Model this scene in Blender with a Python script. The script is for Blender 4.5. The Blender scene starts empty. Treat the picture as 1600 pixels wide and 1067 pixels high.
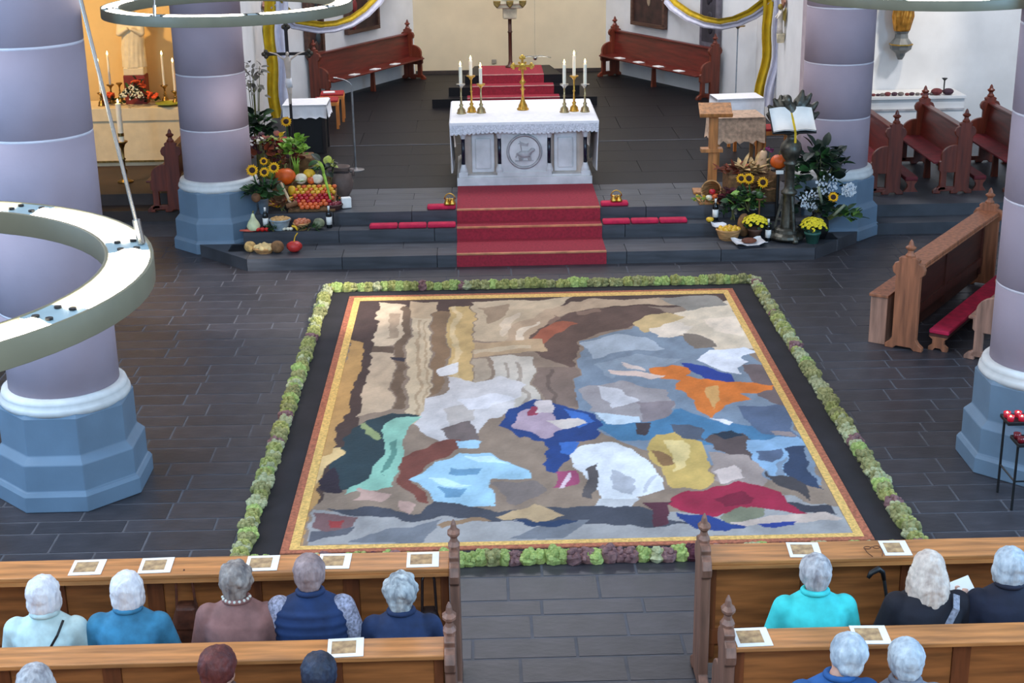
import bpy, math, random
import numpy as np
from mathutils import Vector, Matrix, noise
random.seed(7)
SC = bpy.context.scene
COL = SC.collection
PI = math.pi

# ---------------------------------------------------------------- camera
CAM_H = 5.2
F_PX = 2326.0
R_ROWS = ((0.99961537, -0.023595, -0.01457366), (-0.02141095, -0.32260066, -0.94629297), (0.01762632, 0.94624103, -0.32298177))
RIGHT, DOWN, FWD = [Vector(q).normalized() for q in R_ROWS]
EYE = Vector((0, 0, CAM_H))
cam = bpy.data.cameras.new('camera')
cam.sensor_width = 36.0
cam.lens = F_PX / 1600.0 * 36.0
cam.clip_end = 200
camo = bpy.data.objects.new('camera', cam)
COL.objects.link(camo)
camo.matrix_world = Matrix(((RIGHT.x, -DOWN.x, -FWD.x, 0), (RIGHT.y, -DOWN.y, -FWD.y, 0), (RIGHT.z, -DOWN.z, -FWD.z, CAM_H), (0, 0, 0, 1)))
SC.camera = camo

def G(px, py, z=0.0):
    """ground survey: the point of height z seen at a pixel"""
    d = RIGHT * (px - 800) + DOWN * (py - 533.5) + FWD * F_PX
    return EYE + d * ((z - CAM_H) / d.z)
def GY(px, py, y):
    d = RIGHT * (px - 800) + DOWN * (py - 533.5) + FWD * F_PX
    return EYE + d * (y / d.y)

# ---------------------------------------------------------------- light
vs = SC.view_settings
vs.view_transform = 'Standard'; vs.look = 'None'; vs.gamma = 1.0; vs.use_curve_mapping = False
vs.exposure = 0.35
w = bpy.data.worlds.new('world'); SC.world = w; w.use_nodes = True
w.node_tree.nodes['Background'].inputs[0].default_value = (0.80, 0.86, 1.0, 1)
w.node_tree.nodes['Background'].inputs[1].default_value = 0.55

def area(name, loc, target, sx, sy, power, color):
    l = bpy.data.lights.new(name, 'AREA'); l.shape = 'RECTANGLE'; l.size = sx; l.size_y = sy
    l.energy = power; l.color = color
    o = bpy.data.objects.new(name, l); COL.objects.link(o)
    o.location = loc
    o.rotation_euler = (Vector(target) - Vector(loc)).to_track_quat('-Z', 'Y').to_euler()
    return o
def lamp(name, kind, loc, power, color, size=0.1, target=None, angle=1.0, blend=0.6):
    l = bpy.data.lights.new(name, kind); l.energy = power; l.color = color
    if kind == 'SUN': l.angle = size
    else: l.shadow_soft_size = size
    if kind == 'SPOT': l.spot_size = angle; l.spot_blend = blend
    o = bpy.data.objects.new(name, l); COL.objects.link(o); o.location = loc
    if target is not None:
        o.rotation_euler = (Vector(target) - Vector(loc)).to_track_quat('-Z', 'Y').to_euler()
    return o
# tall window behind the gallery and the high windows of the left aisle
area('west_window_light', (1.5, -2.0, 8.5), (0.6, 10, 0.5), 6, 5, 750, (0.55, 0.78, 1.0))
area('left_aisle_window_light', (-8.6, 7.2, 4.6), (-3.6, 11.2, 0.4), 2, 4, 420, (0.30, 0.62, 1.0))
area('right_aisle_window_light', (9.6, 7.2, 4.6), (4.6, 11.2, 0.4), 2, 4, 520, (0.30, 0.62, 1.0))
area('clerestory_light', (-9.5, 12, 9.5), (0.5, 13, 0.5), 5, 9, 1100, (1.0, 0.95, 0.92))
area('choir_window_light', (0.6, 25.0, 9.0), (0.6, 25.5, 0.5), 5, 3, 420, (0.92, 0.93, 1.0))
# spotlights of the chapels and the apse, sunbeams that slip through the side windows
lamp('chapel_spot', 'SPOT', (-7.6, 20.4, 5.6), 900, (1.0, 0.66, 0.30), 0.12, (-5.0, 24.0, 1.4), 1.0, 0.8)
lamp('statue_spot', 'SPOT', (7.6, 22.6, 5.4), 260, (1.0, 0.86, 0.66), 0.1, (6.9, 24.7, 2.3), 0.7, 0.7)
lamp('right_chapel_spot', 'SPOT', (8.8, 20.5, 6.4), 760, (0.93, 0.95, 1.0), 0.3, (7.4, 24.8, 1.4), 1.2, 0.9)
lamp('apse_spot', 'SPOT', (0.6, 27.0, 6.5), 330, (1.0, 0.84, 0.58), 0.2, (0.6, 31.0, 1.6), 0.9, 0.9)
lamp('sunbeam_pillar', 'SPOT', (5.5, 5.0, 9.0), 11000, (1.0, 0.95, 0.9), 0.30, (-3.22, 19.3, 1.95), 0.040, 1.0)
lamp('sunbeam_step', 'SPOT', (5.5, 5.0, 9.0), 12000, (1.0, 0.95, 0.9), 0.15, (-2.95, 18.3, 0.12), 0.026, 1.0)
lamp('sunbeam_floor', 'SPOT', (7.5, 12.0, 9.5), 9000, (1.0, 0.95, 0.92), 0.05, (-2.6, 16.9, 0.0), 0.20, 0.6)

# ---------------------------------------------------------------- helpers
def lin(c):
    return tuple(((x / 255.0) / 12.92 if x / 255.0 <= 0.04045 else ((x / 255.0 + 0.055) / 1.055) ** 2.4) for x in c) + (1.0,)
MATS = {}
def mat(name, rgb, rough=0.6, metal=0.0, var=0.12, scale=8.0, bump=0.0, bscale=40.0, stretch=(1, 1, 1), emit=0.0, rgb2=None, rnd=0.0, coat=0.0, sss=0.0, alpha=1.0, spec=0.5):
    if name in MATS: return MATS[name]
    m = bpy.data.materials.new(name); m.use_nodes = True
    nt = m.node_tree; N = nt.nodes; L = nt.links
    b = N['Principled BSDF']
    b.inputs['Roughness'].default_value = rough
    b.inputs['Metallic'].default_value = metal
    b.inputs['Specular IOR Level'].default_value = spec
    if coat: b.inputs['Coat Weight'].default_value = coat
    if sss:
        b.inputs['Subsurface Weight'].default_value = sss; b.inputs['Subsurface Radius'].default_value = (0.02, 0.01, 0.005)
    if alpha < 1: b.inputs['Alpha'].default_value = alpha
    tc = N.new('ShaderNodeTexCoord'); mp = N.new('ShaderNodeMapping'); mp.inputs['Scale'].default_value = stretch
    L.new(tc.outputs['Object'], mp.inputs['Vector'])
    nz = N.new('ShaderNodeTexNoise'); nz.inputs['Scale'].default_value = scale; nz.inputs['Detail'].default_value = 5
    L.new(mp.outputs['Vector'], nz.inputs['Vector'])
    cr = N.new('ShaderNodeValToRGB')
    base = lin(rgb)
    a = rgb2 if rgb2 else tuple(max(0, c * (1 - var)) for c in rgb)
    z = rgb if rgb2 else tuple(min(255, c * (1 + var)) for c in rgb)
    cr.color_ramp.elements[0].color = lin(a); cr.color_ramp.elements[0].position = 0.32
    cr.color_ramp.elements[1].color = lin(z); cr.color_ramp.elements[1].position = 0.68
    L.new(nz.outputs['Fac'], cr.inputs['Fac'])
    out = cr.outputs['Color']
    if rnd:
        oi = N.new('ShaderNodeObjectInfo'); hv = N.new('ShaderNodeHueSaturation')
        mr = N.new('ShaderNodeMapRange'); mr.inputs['To Min'].default_value = 1 - rnd; mr.inputs['To Max'].default_value = 1 + rnd
        L.new(oi.outputs['Random'], mr.inputs['Value']); L.new(mr.outputs['Result'], hv.inputs['Value'])
        L.new(out, hv.inputs['Color']); out = hv.outputs['Color']
    L.new(out, b.inputs['Base Color'])
    if bump:
        n2 = N.new('ShaderNodeTexNoise'); n2.inputs['Scale'].default_value = bscale; n2.inputs['Detail'].default_value = 4
        L.new(mp.outputs['Vector'], n2.inputs['Vector'])
        bp = N.new('ShaderNodeBump'); bp.inputs['Strength'].default_value = bump; bp.inputs['Distance'].default_value = 0.02
        L.new(n2.outputs['Fac'], bp.inputs['Height']); L.new(bp.outputs['Normal'], b.inputs['Normal'])
    if emit:
        b.inputs['Emission Color'].default_value = base; b.inputs['Emission Strength'].default_value = emit
    MATS[name] = m
    return m
def wood(name, rgb, rough=0.45, axis=0, rnd=0.06):
    st = [9, 9, 9]; st[axis] = 0.9
    return mat(name, rgb, rough, var=0.17, scale=2.4, stretch=tuple(st), bump=0.08, bscale=5, rnd=rnd)

class MB:
    def __init__(s): s.v = []; s.f = []
    def add(s, vs, fs, M=None):
        o = len(s.v)
        s.v += [tuple(M @ Vector(p)) for p in vs] if M is not None else [tuple(p) for p in vs]
        s.f += [tuple(i + o for i in q) for q in fs]
        return s
    def box(s, cx, cy, cz, sx, sy, sz, M=None, top=1.0):
        x, y, z = sx / 2, sy / 2, sz / 2
        vs = [(cx + i * x * (top if k > 0 else 1), cy + j * y * (top if k > 0 else 1), cz + k * z) for k in (-1, 1) for j in (-1, 1) for i in (-1, 1)]
        return s.add(vs, [(0, 2, 3, 1), (4, 5, 7, 6), (0, 1, 5, 4), (2, 6, 7, 3), (0, 4, 6, 2), (1, 3, 7, 5)], M)
    def span(s, x0, x1, y0, y1, z0, z1, M=None):
        return s.box((x0 + x1) / 2, (y0 + y1) / 2, (z0 + z1) / 2, x1 - x0, y1 - y0, z1 - z0, M)
    def lathe(s, prof, n=16, c=(0, 0, 0), M=None, sx=1.0, sy=1.0, ph=0.0, loop=False):
        vs = []; fs = []
        for r, z in prof:
            for i in range(n):
                a = 2 * PI * i / n + ph
                vs.append((c[0] + r * sx * math.cos(a), c[1] + r * sy * math.sin(a), c[2] + z))
        m = len(prof)
        for k in range(m if loop else m - 1):
            for i in range(n):
                j = (i + 1) % n; q = (k + 1) % m
                fs.append((k * n + i, k * n + j, q * n + j, q * n + i))
        if not loop:
            fs.append(tuple(range(n - 1, -1, -1))); fs.append(tuple(range((m - 1) * n, m * n)))
        return s.add(vs, fs, M)
    def tube(s, pts, r, n=8, M=None):
        pts = [Vector(p) for p in pts]
        rs = r if isinstance(r, (list, tuple)) else [r] * len(pts)
        vs = []; fs = []; up = None
        for k, p in enumerate(pts):
            t = (pts[min(k + 1, len(pts) - 1)] - pts[max(k - 1, 0)])
            t = t.normalized() if t.length > 1e-9 else Vector((0, 0, 1))
            if up is None:
                up = Vector((0, 0, 1)) if abs(t.z) < 0.9 else Vector((1, 0, 0))
            a = (up - t * up.dot(t)).normalized(); b = t.cross(a); up = a
            for i in range(n):
                q = 2 * PI * i / n
                vs.append(tuple(p + (a * math.cos(q) + b * math.sin(q)) * rs[k]))
        m = len(pts)
        for k in range(m - 1):
            for i in range(n):
                j = (i + 1) % n
                fs.append((k * n + i, k * n + j, (k + 1) * n + j, (k + 1) * n + i))
        fs.append(tuple(range(n - 1, -1, -1))); fs.append(tuple(range((m - 1) * n, m * n)))
        return s.add(vs, fs, M)
    def ell(s, c, r, nu=12, nv=8, M=None, dent=0, ridges=0, ramp=0.08):
        if not isinstance(r, (list, tuple)): r = (r, r, r)
        vs = [(0, 0, -1 + (dent * 0.5))]; fs = []
        for k in range(1, nv):
            t = -PI / 2 + PI * k / nv
            for i in range(nu):
                a = 2 * PI * i / nu
                q = 1 + (ramp * math.cos(ridges * a) * math.cos(t) if ridges else 0)
                zz = math.sin(t)
                if dent and zz > 0.5: zz -= dent * ((zz - 0.5) * 2) ** 2
                vs.append((math.cos(t) * math.cos(a) * q, math.cos(t) * math.sin(a) * q, zz))
        vs.append((0, 0, 1 - dent * 1.1))
        for i in range(nu):
            fs.append((0, 1 + (i + 1) % nu, 1 + i))
        for k in range(nv - 2):
            for i in range(nu):
                j = (i + 1) % nu
                fs.append((1 + k * nu + i, 1 + k * nu + j, 1 + (k + 1) * nu + j, 1 + (k + 1) * nu + i))
        e = 1 + (nv - 1) * nu
        for i in range(nu):
            fs.append((e, 1 + (nv - 2) * nu + i, 1 + (nv - 2) * nu + (i + 1) % nu))
        vs = [Vector((c[0] + p[0] * r[0], c[1] + p[1] * r[1], c[2] + p[2] * r[2])) for p in vs]
        return s.add(vs, fs, M)
    def prism(s, pts, t, plane='yz', c=(0, 0, 0), M=None):
        """outline in a plane, extruded by thickness t about c along the third axis"""
        vs = []; n = len(pts)
        for sgn in (-0.5, 0.5):
            for a, b in pts:
                if plane == 'yz': vs.append((c[0] + sgn * t, c[1] + a, c[2] + b))
                elif plane == 'xz': vs.append((c[0] + a, c[1] + sgn * t, c[2] + b))
                else: vs.append((c[0] + a, c[1] + b, c[2] + sgn * t))
        fs = [tuple(range(n - 1, -1, -1)), tuple(range(n, 2 * n))]
        for i in range(n):
            j = (i + 1) % n
            fs.append((i, j, n + j, n + i))
        return s.add(vs, fs, M)
    def sheet(s, grid, t=0.006):
        """grid of points (rows of equal length) as a thin closed sheet"""
        m = len(grid); n = len(grid[0])
        P = [[Vector(p) for p in row] for row in grid]
        top = []; bot = []
        for i in range(m):
            for j in range(n):
                a = P[min(i + 1, m - 1)][j] - P[max(i - 1, 0)][j]
                b = P[i][min(j + 1, n - 1)] - P[i][max(j - 1, 0)]
                nn = a.cross(b); nn = nn.normalized() if nn.length > 1e-12 else Vector((0, 0, 1))
                top.append(tuple(P[i][j] + nn * t / 2)); bot.append(tuple(P[i][j] - nn * t / 2))
        fs = []; K = m * n
        for i in range(m - 1):
            for j in range(n - 1):
                q = (i * n + j, i * n + j + 1, (i + 1) * n + j + 1, (i + 1) * n + j)
                fs.append(tuple(reversed(q))); fs.append(tuple(K + x for x in q))
        edge = [i * n for i in range(m)] + [(m - 1) * n + j for j in range(1, n)] + [i * n + n - 1 for i in range(m - 2, -1, -1)] + [j for j in range(n - 2, 0, -1)]
        for k in range(len(edge)):
            a, b = edge[k], edge[(k + 1) % len(edge)]
            fs.append((a, b, K + b, K + a))
        return s.add(top + bot, fs)
    def mesh(s, name, m, smooth=False):
        me = bpy.data.meshes.new(name); me.from_pydata(s.v, [], s.f); me.update()
        if m: me.materials.append(m)
        if smooth: me.polygons.foreach_set('use_smooth', [True] * len(me.polygons))
        return me
    def obj(s, name, m, parent=None, smooth=False, bevel=0.0, **kw):
        return put(name, s.mesh(name, m, smooth), parent, bevel=bevel, **kw)
def put(name, me, parent=None, loc=None, rot=None, scale=None, bevel=0.0, kind=None, label=None, cat=None, group=None):
    o = bpy.data.objects.new(name, me); COL.objects.link(o)
    if parent is not None: o.parent = parent
    if loc is not None: o.location = loc
    if rot is not None: o.rotation_euler = rot
    if scale is not None: o.scale = scale if isinstance(scale, (list, tuple)) else (scale,) * 3
    if bevel:
        b = o.modifiers.new('bevel', 'BEVEL'); b.width = bevel; b.segments = 2; b.limit_method = 'ANGLE'; b.angle_limit = 0.7
    if kind: o['kind'] = kind
    if label: o['label'] = label
    if cat: o['category'] = cat
    if group: o['group'] = group
    return o
def thing(name, label, cat, loc=(0, 0, 0), rz=0.0, group=None, rot=None):
    o = bpy.data.objects.new(name, None); COL.objects.link(o)
    o.empty_display_size = 0.1
    o.location = loc; o.rotation_euler = rot if rot else (0, 0, rz)
    o['label'] = label; o['category'] = cat
    if group: o['group'] = group
    return o
def struct(name, mb, m, label=None, **kw):
    o = mb.obj(name, m, None, **kw); o['kind'] = 'structure'
    o['label'] = label or name.replace('_', ' '); o['category'] = name.split('_')[0]
    return o
def RZ(a): return Matrix.Rotation(a, 4, 'Z')
def RX(a): return Matrix.Rotation(a, 4, 'X')
def RY(a): return Matrix.Rotation(a, 4, 'Y')
def TR(x, y, z): return Matrix.Translation((x, y, z))

# ---------------------------------------------------------------- materials
m_grout = mat('floor_grout', (80, 80, 86), 0.8, var=0.08)
m_slate = mat('slate', (58, 55, 59), 0.40, spec=0.4, var=0.12, scale=3.0, bump=0.12, bscale=9, rnd=0.13)
m_slate2 = mat('slate_step', (66, 68, 74), 0.45, var=0.15, scale=2.5, bump=0.1, bscale=8, rnd=0.12)
m_black_stone = mat('choir_floor_stone', (26, 23, 25), 0.5, spec=0.2, var=0.12, scale=2.0, bump=0.05)
m_shaft = mat('painted_shaft', (156, 142, 153), 0.75, var=0.03, scale=2.0, bump=0.05, bscale=30)
m_mortar = mat('white_joint', (212, 206, 214), 0.8, var=0.03)
m_base = mat('painted_base', (106, 128, 148), 0.6, var=0.04, scale=3.0, bump=0.04)
m_ring = mat('base_ring', (214, 214, 212), 0.6, var=0.04)
m_wall_w = mat('white_plaster', (222, 220, 218), 0.85, var=0.03, scale=2.0, bump=0.04)
m_wall_c = mat('cream_plaster', (214, 196, 164), 0.85, var=0.03, scale=1.5, bump=0.04)
m_wall_y = mat('ochre_plaster', (226, 190, 126), 0.85, var=0.04, scale=1.5, bump=0.04)
m_red = mat('red_carpet', (150, 34, 50), 0.9, var=0.10, scale=30, bump=0.25, bscale=220)
m_pink = mat('crimson_cushion', (192, 26, 66), 0.85, var=0.10, scale=12, bump=0.1)
m_gold = mat('gilt_brass', (205, 160, 74), 0.28, 1.0, var=0.12, scale=20)
m_brassd = mat('old_brass', (150, 122, 70), 0.35, 1.0, var=0.2, scale=20)
m_silver = mat('silver', (190, 188, 182), 0.25, 1.0, var=0.1)
m_black = mat('black_paint', (18, 18, 20), 0.5)
m_bronze = mat('dark_bronze', (84, 82, 74), 0.42, 0.75, var=0.25, scale=12, bump=0.1)
m_marble = mat('pale_marble', (206, 202, 200), 0.45, var=0.08, scale=4)
m_linen = mat('white_linen', (238, 234, 234), 0.85, var=0.02, scale=14, bump=0.12, bscale=25)
m_lace = mat('lace', (212, 210, 214), 0.9, var=0.12, scale=60, bump=0.4, bscale=90)
m_wax = mat('wax', (246, 236, 214), 0.5, var=0.02, sss=0.2)
m_flame = mat('flame', (255, 214, 140), 0.5, emit=14.0)
m_oak = wood('pew_oak', (186, 124, 72), 0.42, 0)
m_oakd = wood('pew_oak_panel', (160, 98, 52), 0.45, 0)
m_oakv = wood('pew_oak_upright', (120, 66, 36), 0.45, 2)
m_oake = wood('pew_end_oak', (128, 92, 76), 0.5, 2)
m_mahog = wood('red_brown_pew', (108, 46, 28), 0.38, 2)
m_mahogx = wood('red_brown_pew_board', (98, 34, 26), 0.36, 0)
m_chair = wood('orange_beech', (206, 126, 58), 0.4, 2)
m_lect = wood('lectern_beech', (180, 122, 70), 0.45, 2)
m_white_paint = mat('white_lacquer', (214, 216, 206), 0.45, var=0.03)
m_lampband = mat('lamp_band', (110, 106, 86), 0.5, var=0.03)
m_lampon = mat('lamp_diffuser', (255, 244, 222), 0.5, var=0.0, emit=12.0)
m_plate = mat('lamp_joint_plate', (150, 178, 190), 0.5, 0.2, var=0.06)
m_paper = mat('paper', (240, 238, 232), 0.8, var=0.02)
m_leaf = mat('leaf_green', (44, 78, 36), 0.55, var=0.35, scale=6, rnd=0.2)
m_leafd = mat('leaf_dark', (22, 40, 26), 0.5, var=0.35, scale=6, rnd=0.2)
m_leafl = mat('leaf_light', (110, 150, 52), 0.55, var=0.25, scale=6, rnd=0.15)
m_rust = mat('autumn_leaf', (120, 56, 34), 0.7, var=0.4, scale=5, rnd=0.3)
m_plum = mat('plum_leaf', (72, 30, 40), 0.7, var=0.4, scale=5, rnd=0.3)
m_wicker = mat('wicker', (176, 132, 84), 0.75, var=0.3, scale=6, stretch=(1, 1, 9), bump=0.6, bscale=30)
m_burlap = mat('burlap', (120, 88, 56), 0.95, var=0.2, scale=20, bump=0.4, bscale=120)
m_terra = mat('clay', (110, 92, 84), 0.7, var=0.12, scale=6)

# ================================================================ the setting
AX = 0.62                                      # axis of the church
Z1, Z2, Z3 = 0.156, 0.32, 0.485                # the three steps
Y1, Y2, Y3 = 18.21, 18.92, 19.23
ZC = 0.32                                      # chapel floors
floor = struct('floor', MB().span(-9.4, 10.4, 3.0, 26, -0.3, -0.003), m_grout, 'dark slate floor of the nave')
# --- slate slabs: courses run across the nave
slabs = []
rows = [3.2]
dep = [0.30, 0.27, 0.34, 0.22, 0.31, 0.26]
k = 0
ys = [9.848, 9.491, 9.273, 8.962, 8.699, 8.389]
edges = sorted(ys)
while edges[-1] < 19.8:
    edges.append(edges[-1] + dep[k % 6]); k += 1
while edges[0] > 5.2:
    edges.insert(0, edges[0] - dep[k % 6]); k += 1
known = {9.491: 0.704, 9.273: 0.298, 8.962: 0.136, 8.699: 0.569, 8.389: 0.084, 9.848: 0.401}
def hidden(x, y):
    if -1.5 < x < 2.85 and 10.5 < y < 16.8: return True
    if y < 7.9 and not (-0.25 < x < 1.45): return True
    if y < 9.2 and not (-0.3 < x < 1.5): return False
    return False
for a, b in zip(edges, edges[1:]):
    off = known.get(round(a, 3), random.uniform(0, 0.7))
    x = off - 0.70 * 14
    while x < 9.2:
        ln = random.choice((0.66, 0.70, 0.72, 0.74))
        if not hidden(x + ln / 2, (a + b) / 2) and x > -9 and b < 20.1:
            slabs.append((x, x + ln, a, b))
        x += ln
def seen(s):
    cx, cy = (s[0] + s[1]) / 2, (s[2] + s[3]) / 2
    d = Vector((cx, cy, 0)) - EYE
    z = d.dot(FWD)
    if z < 0.5: return -1
    px = 800 + F_PX * d.dot(RIGHT) / z; py = 533 + F_PX * d.dot(DOWN) / z
    if px < -60 or px > 1660 or py > 1100: return -1
    if py > 885 and not (700 < px < 1130): return 0
    return (s[1] - s[0]) * (s[3] - s[2]) / z ** 3
slabs.sort(key=seen, reverse=True)
cube = MB().box(0, 0, 0, 1, 1, 1).mesh('slab', m_slate)
G_ = 0.011
for s in slabs[:300]:
    put('slab', cube, floor, loc=((s[0] + s[1]) / 2, (s[2] + s[3]) / 2, -0.02 + random.uniform(-0.001, 0.001)), scale=(s[1] - s[0] - 2 * G_, s[3] - s[2] - 2 * G_, 0.04))
mb = MB()
for s in slabs[300:]:
    mb.span(s[0] + G_, s[1] - G_, s[2] + G_, s[3] - G_, -0.04, random.uniform(-0.001, 0.001))
mb.obj('far_slabs', m_slate, floor, kind='stuff')

# --- platform and steps, each of stone blocks
plat = struct('floor_choir_platform', MB().span(-3.05, 4.3, Y1 + 0.12, 20.6, -0.05, Z1 - 0.012).span(-3.1, 4.3, Y2 + 0.1, 21, -0.05, Z2 - 0.012).span(-3.0, 4.2, Y3 + 0.1, 20.4, -0.05, Z3 - .012).span(-3.68, 4.93, 20.3, 31.6, -0.05, Z3 - 0.012), mat('dark_grout', (58, 56, 60), .8), 'raised stone platform of the choir')
def blocks(x0, x1, y0, y1, z0, z1, n, m, name='step_block', ny=1):
    for j in range(ny):
        o = 0.5 * (j % 2)
        for i in range(n + (1 if o else 0)):
            a = max(x0, x0 + (x1 - x0) * (i - o) / n); b = min(x1, x0 + (x1 - x0) * (i + 1 - o) / n)
            c, d = y0 + (y1 - y0) * j / ny, y0 + (y1 - y0) * (j + 1) / ny
            if b - a < 0.05: continue
            put(name, CUBES[m.name], plat, loc=((a + b) / 2, (c + d) / 2, (z0 + z1) / 2), scale=(b - a - 0.008, d - c - 0.008, z1 - z0))
CUBES = {m.name: MB().box(0, 0, 0, 1, 1, 1).mesh('block', m) for m in (m_slate2, m_black_stone, m_slate)}
blocks(-3.0, 4.22, Y1, Y1 + 0.38, 0, Z1, 6, m_slate2)
blocks(-3.3, 4.6, Y1 + 0.38, Y2 + 0.02, 0.0, Z1, 7, m_slate2)
for sx, xx in ((-1, -3.0), (1, 4.22)):          # splayed ends of the lowest step
    MB().prism([(xx, Y1 + 0.004), (xx, Y2 + 0.06), (xx + sx * 0.72, Y2 + 0.06)], Z1, 'xy', (0, 0, Z1 / 2)).obj('step_block', m_slate2, plat)
blocks(-3.14, 4.36, Y2, Y3 + 0.02, Z1 - 0.02, Z2, 6, m_slate2)
blocks(-3.02, 4.24, Y3, 20.6, Z2 - 0.02, Z3, 7, m_slate2, ny=4)
blocks(-3.68, 4.92, 20.6, 23.7, Z2, Z3, 5, m_black_stone, ny=4)
blocks(-3.68, 4.92, 23.7, 31.1, Z2, Z3 + 0.004, 5, m_black_stone, ny=7)
MB().span(-3.66, 4.9, 23.68, 23.72, Z3 - 0.01, Z3 + 0.006).obj('pale_joint', m_grout, plat)
# chapel floors
for nm, x0, x1 in (('floor_left_chapel', -9.5, -3.75), ('floor_right_chapel', 5.0, 10.5)):
    mc = mat('chapel_floor_stone', (62, 48, 42), 0.6, var=0.15, scale=2, rnd=0.1)
    y0 = 21.3 if x0 < 0 else 19.75
    struct(nm, MB().span(x0, x1, y0, 26, -0.05, ZC).span(x0, x1, y0 - 0.38, y0 + .1, -0.05, Z1) , mc if x0 < 0 else m_slate2, nm.split('_', 1)[1].replace('_', ' ') + ' floor with one low step')

# --- walls
def wall(name, p, q, h, m, label, t=0.3, z0=-0.05, flip=1):
    p = Vector(p); q = Vector(q); d = (q - p); n = Vector((-d.y, d.x)).normalized() * t * flip
    vs = [(p.x, p.y), (q.x, q.y), (q.x + n.x, q.y + n.y), (p.x + n.x, p.y + n.y)]
    return struct(name, MB().prism(vs, h - z0, 'xy', (0, 0, (h + z0) / 2)), m, label)
HW = 8.5
wall('wall_back', (-1.35, 31.15), (2.62, 31.15), HW, m_wall_c, 'cream rear wall of the apse', z0=0.3)
wall('wall_apse_left', (-3.3, 27.6), (-1.35, 31.15), HW, m_wall_w, 'white slanting apse wall behind the left red bench', z0=0.3)
wall('wall_apse_right', (2.62, 31.15), (4.55, 27.6), HW, m_wall_w, 'white slanting apse wall behind the right red bench', z0=0.3)
wall('wall_choir_corner_left', (-3.7, 26.8), (-3.3, 27.6), HW, m_wall_w, 'narrow white corner of the choir, left', z0=0.3)
wall('wall_choir_corner_right', (4.55, 27.6), (4.95, 26.8), HW, m_wall_w, 'narrow white corner of the choir, right', z0=0.3)
wall('wall_choir_left', (-3.7, 21.2), (-3.7, 26.8), HW, m_wall_w, 'white choir wall behind the left crucifix')
wall('wall_choir_right', (4.95, 26.8), (4.95, 22.6), HW, m_wall_w, 'white choir wall behind the bronze lectern')
m_pil = mat('pilaster_paint', (176, 160, 164), 0.8, var=0.04)
struct('trim_1', MB().span(4.86, 5.3, 22.3, 22.62, 0, HW), m_pil, 'mauve pilaster at the edge of the right choir wall')
struct('trim_2', MB().span(-4.05, -3.6, 20.9, 21.22, 0, HW), m_pil, 'mauve pilaster at the edge of the left choir wall')
wall('wall_left_chapel', (-9.5, 24.15), (-3.9, 24.15), HW, m_wall_y, 'ochre chapel wall behind the white statue')
wall('wall_right_chapel', (5.1, 24.9), (10.5, 24.9), HW, m_wall_w, 'white chapel wall behind the gilt figure')
wall('wall_left', (-9.2, 3), (-9.2, 25), HW, m_wall_w, 'white wall of the left aisle')
wall('wall_right', (10.3, 25), (10.3, 3), HW, m_wall_w, 'white wall of the right aisle')
struct('ceiling_left_aisle', MB().span(-9.4, -3.9, 14, 25, 7.2, 7.4), m_wall_w, 'plaster ceiling of the left aisle')
struct('ceiling_right_aisle', MB().span(5.2, 10.5, 14, 25.2, 7.2, 7.4), m_wall_w, 'plaster ceiling of the right aisle')
# dark skirting at the foot of the apse walls
m_skirt = mat('dark_skirting', (58, 46, 40), 0.6)
def skirt(n, p, q):
    p = Vector(p); q = Vector(q); d = (q - p).normalized(); nn = Vector((-d.y, d.x)) * -0.04
    struct(n, MB().prism([tuple(p), tuple(q), tuple(q + nn), tuple(p + nn)], 0.07, 'xy', (0, 0, Z3 + 0.035)), m_skirt, 'low dark skirting of the apse')
skirt('baseboard_back', (-1.33, 31.14), (2.6, 31.14))

# --- pillars
def octa(w, z): return None
def pillar(x, y, label, h=8.6):
    t = thing('pillar', label, 'pillar', (x, y, 0), 0, 'round pillars on octagonal bases')
    o8 = 1 / math.cos(PI / 8)
    prof = [(0.61, 0), (0.61, 0.135), (0.59, 0.165), (0.575, 0.17), (0.575, 0.40), (0.53, 0.445), (0.515, 0.46), (0.515, 0.78), (0.49, 0.81)]
    MB().lathe([(r * o8, z) for r, z in prof], 8, ph=PI / 8).obj('octagonal_base', m_base, t, bevel=0.008)
    rp = [(0.48, 0.78), (0.515, 0.79), (0.535, 0.82), (0.53, 0.85), (0.51, 0.87), (0.515, 0.885), (0.505, 0.915), (0.47, 0.93), (0.44, 0.93)]
    MB().lathe(rp, 40).obj('base_ring', m_ring, t, smooth=True)
    zs = [0.92, 1.59, 2.305, 3.02, 3.725, 4.44, 5.15, 5.86, 6.57, h]
    for a, b in zip(zs, zs[1:]):
        MB().lathe([(0.44, a + 0.007), (0.45, a + 0.012), (0.45, b - 0.012), (0.44, b - 0.007)], 48).obj('drum', m_shaft, t, smooth=True)
        MB().lathe([(0.40, b - 0.012), (0.447, b - 0.011), (0.447, b + 0.011), (0.40, b + 0.012)], 48).obj('joint', m_mortar, t, smooth=True)
    return t
pillar(-3.53, 11.76, 'large mauve pillar at the left edge, behind the big lamp ring')
pillar(-3.53, 19.66, 'mauve pillar beside the left harvest display')
pillar(4.73, 19.65, 'mauve pillar beside the bronze book lectern')
pillar(4.73, 11.78, 'mauve pillar at the right edge, behind the votive candle stand')

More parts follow.
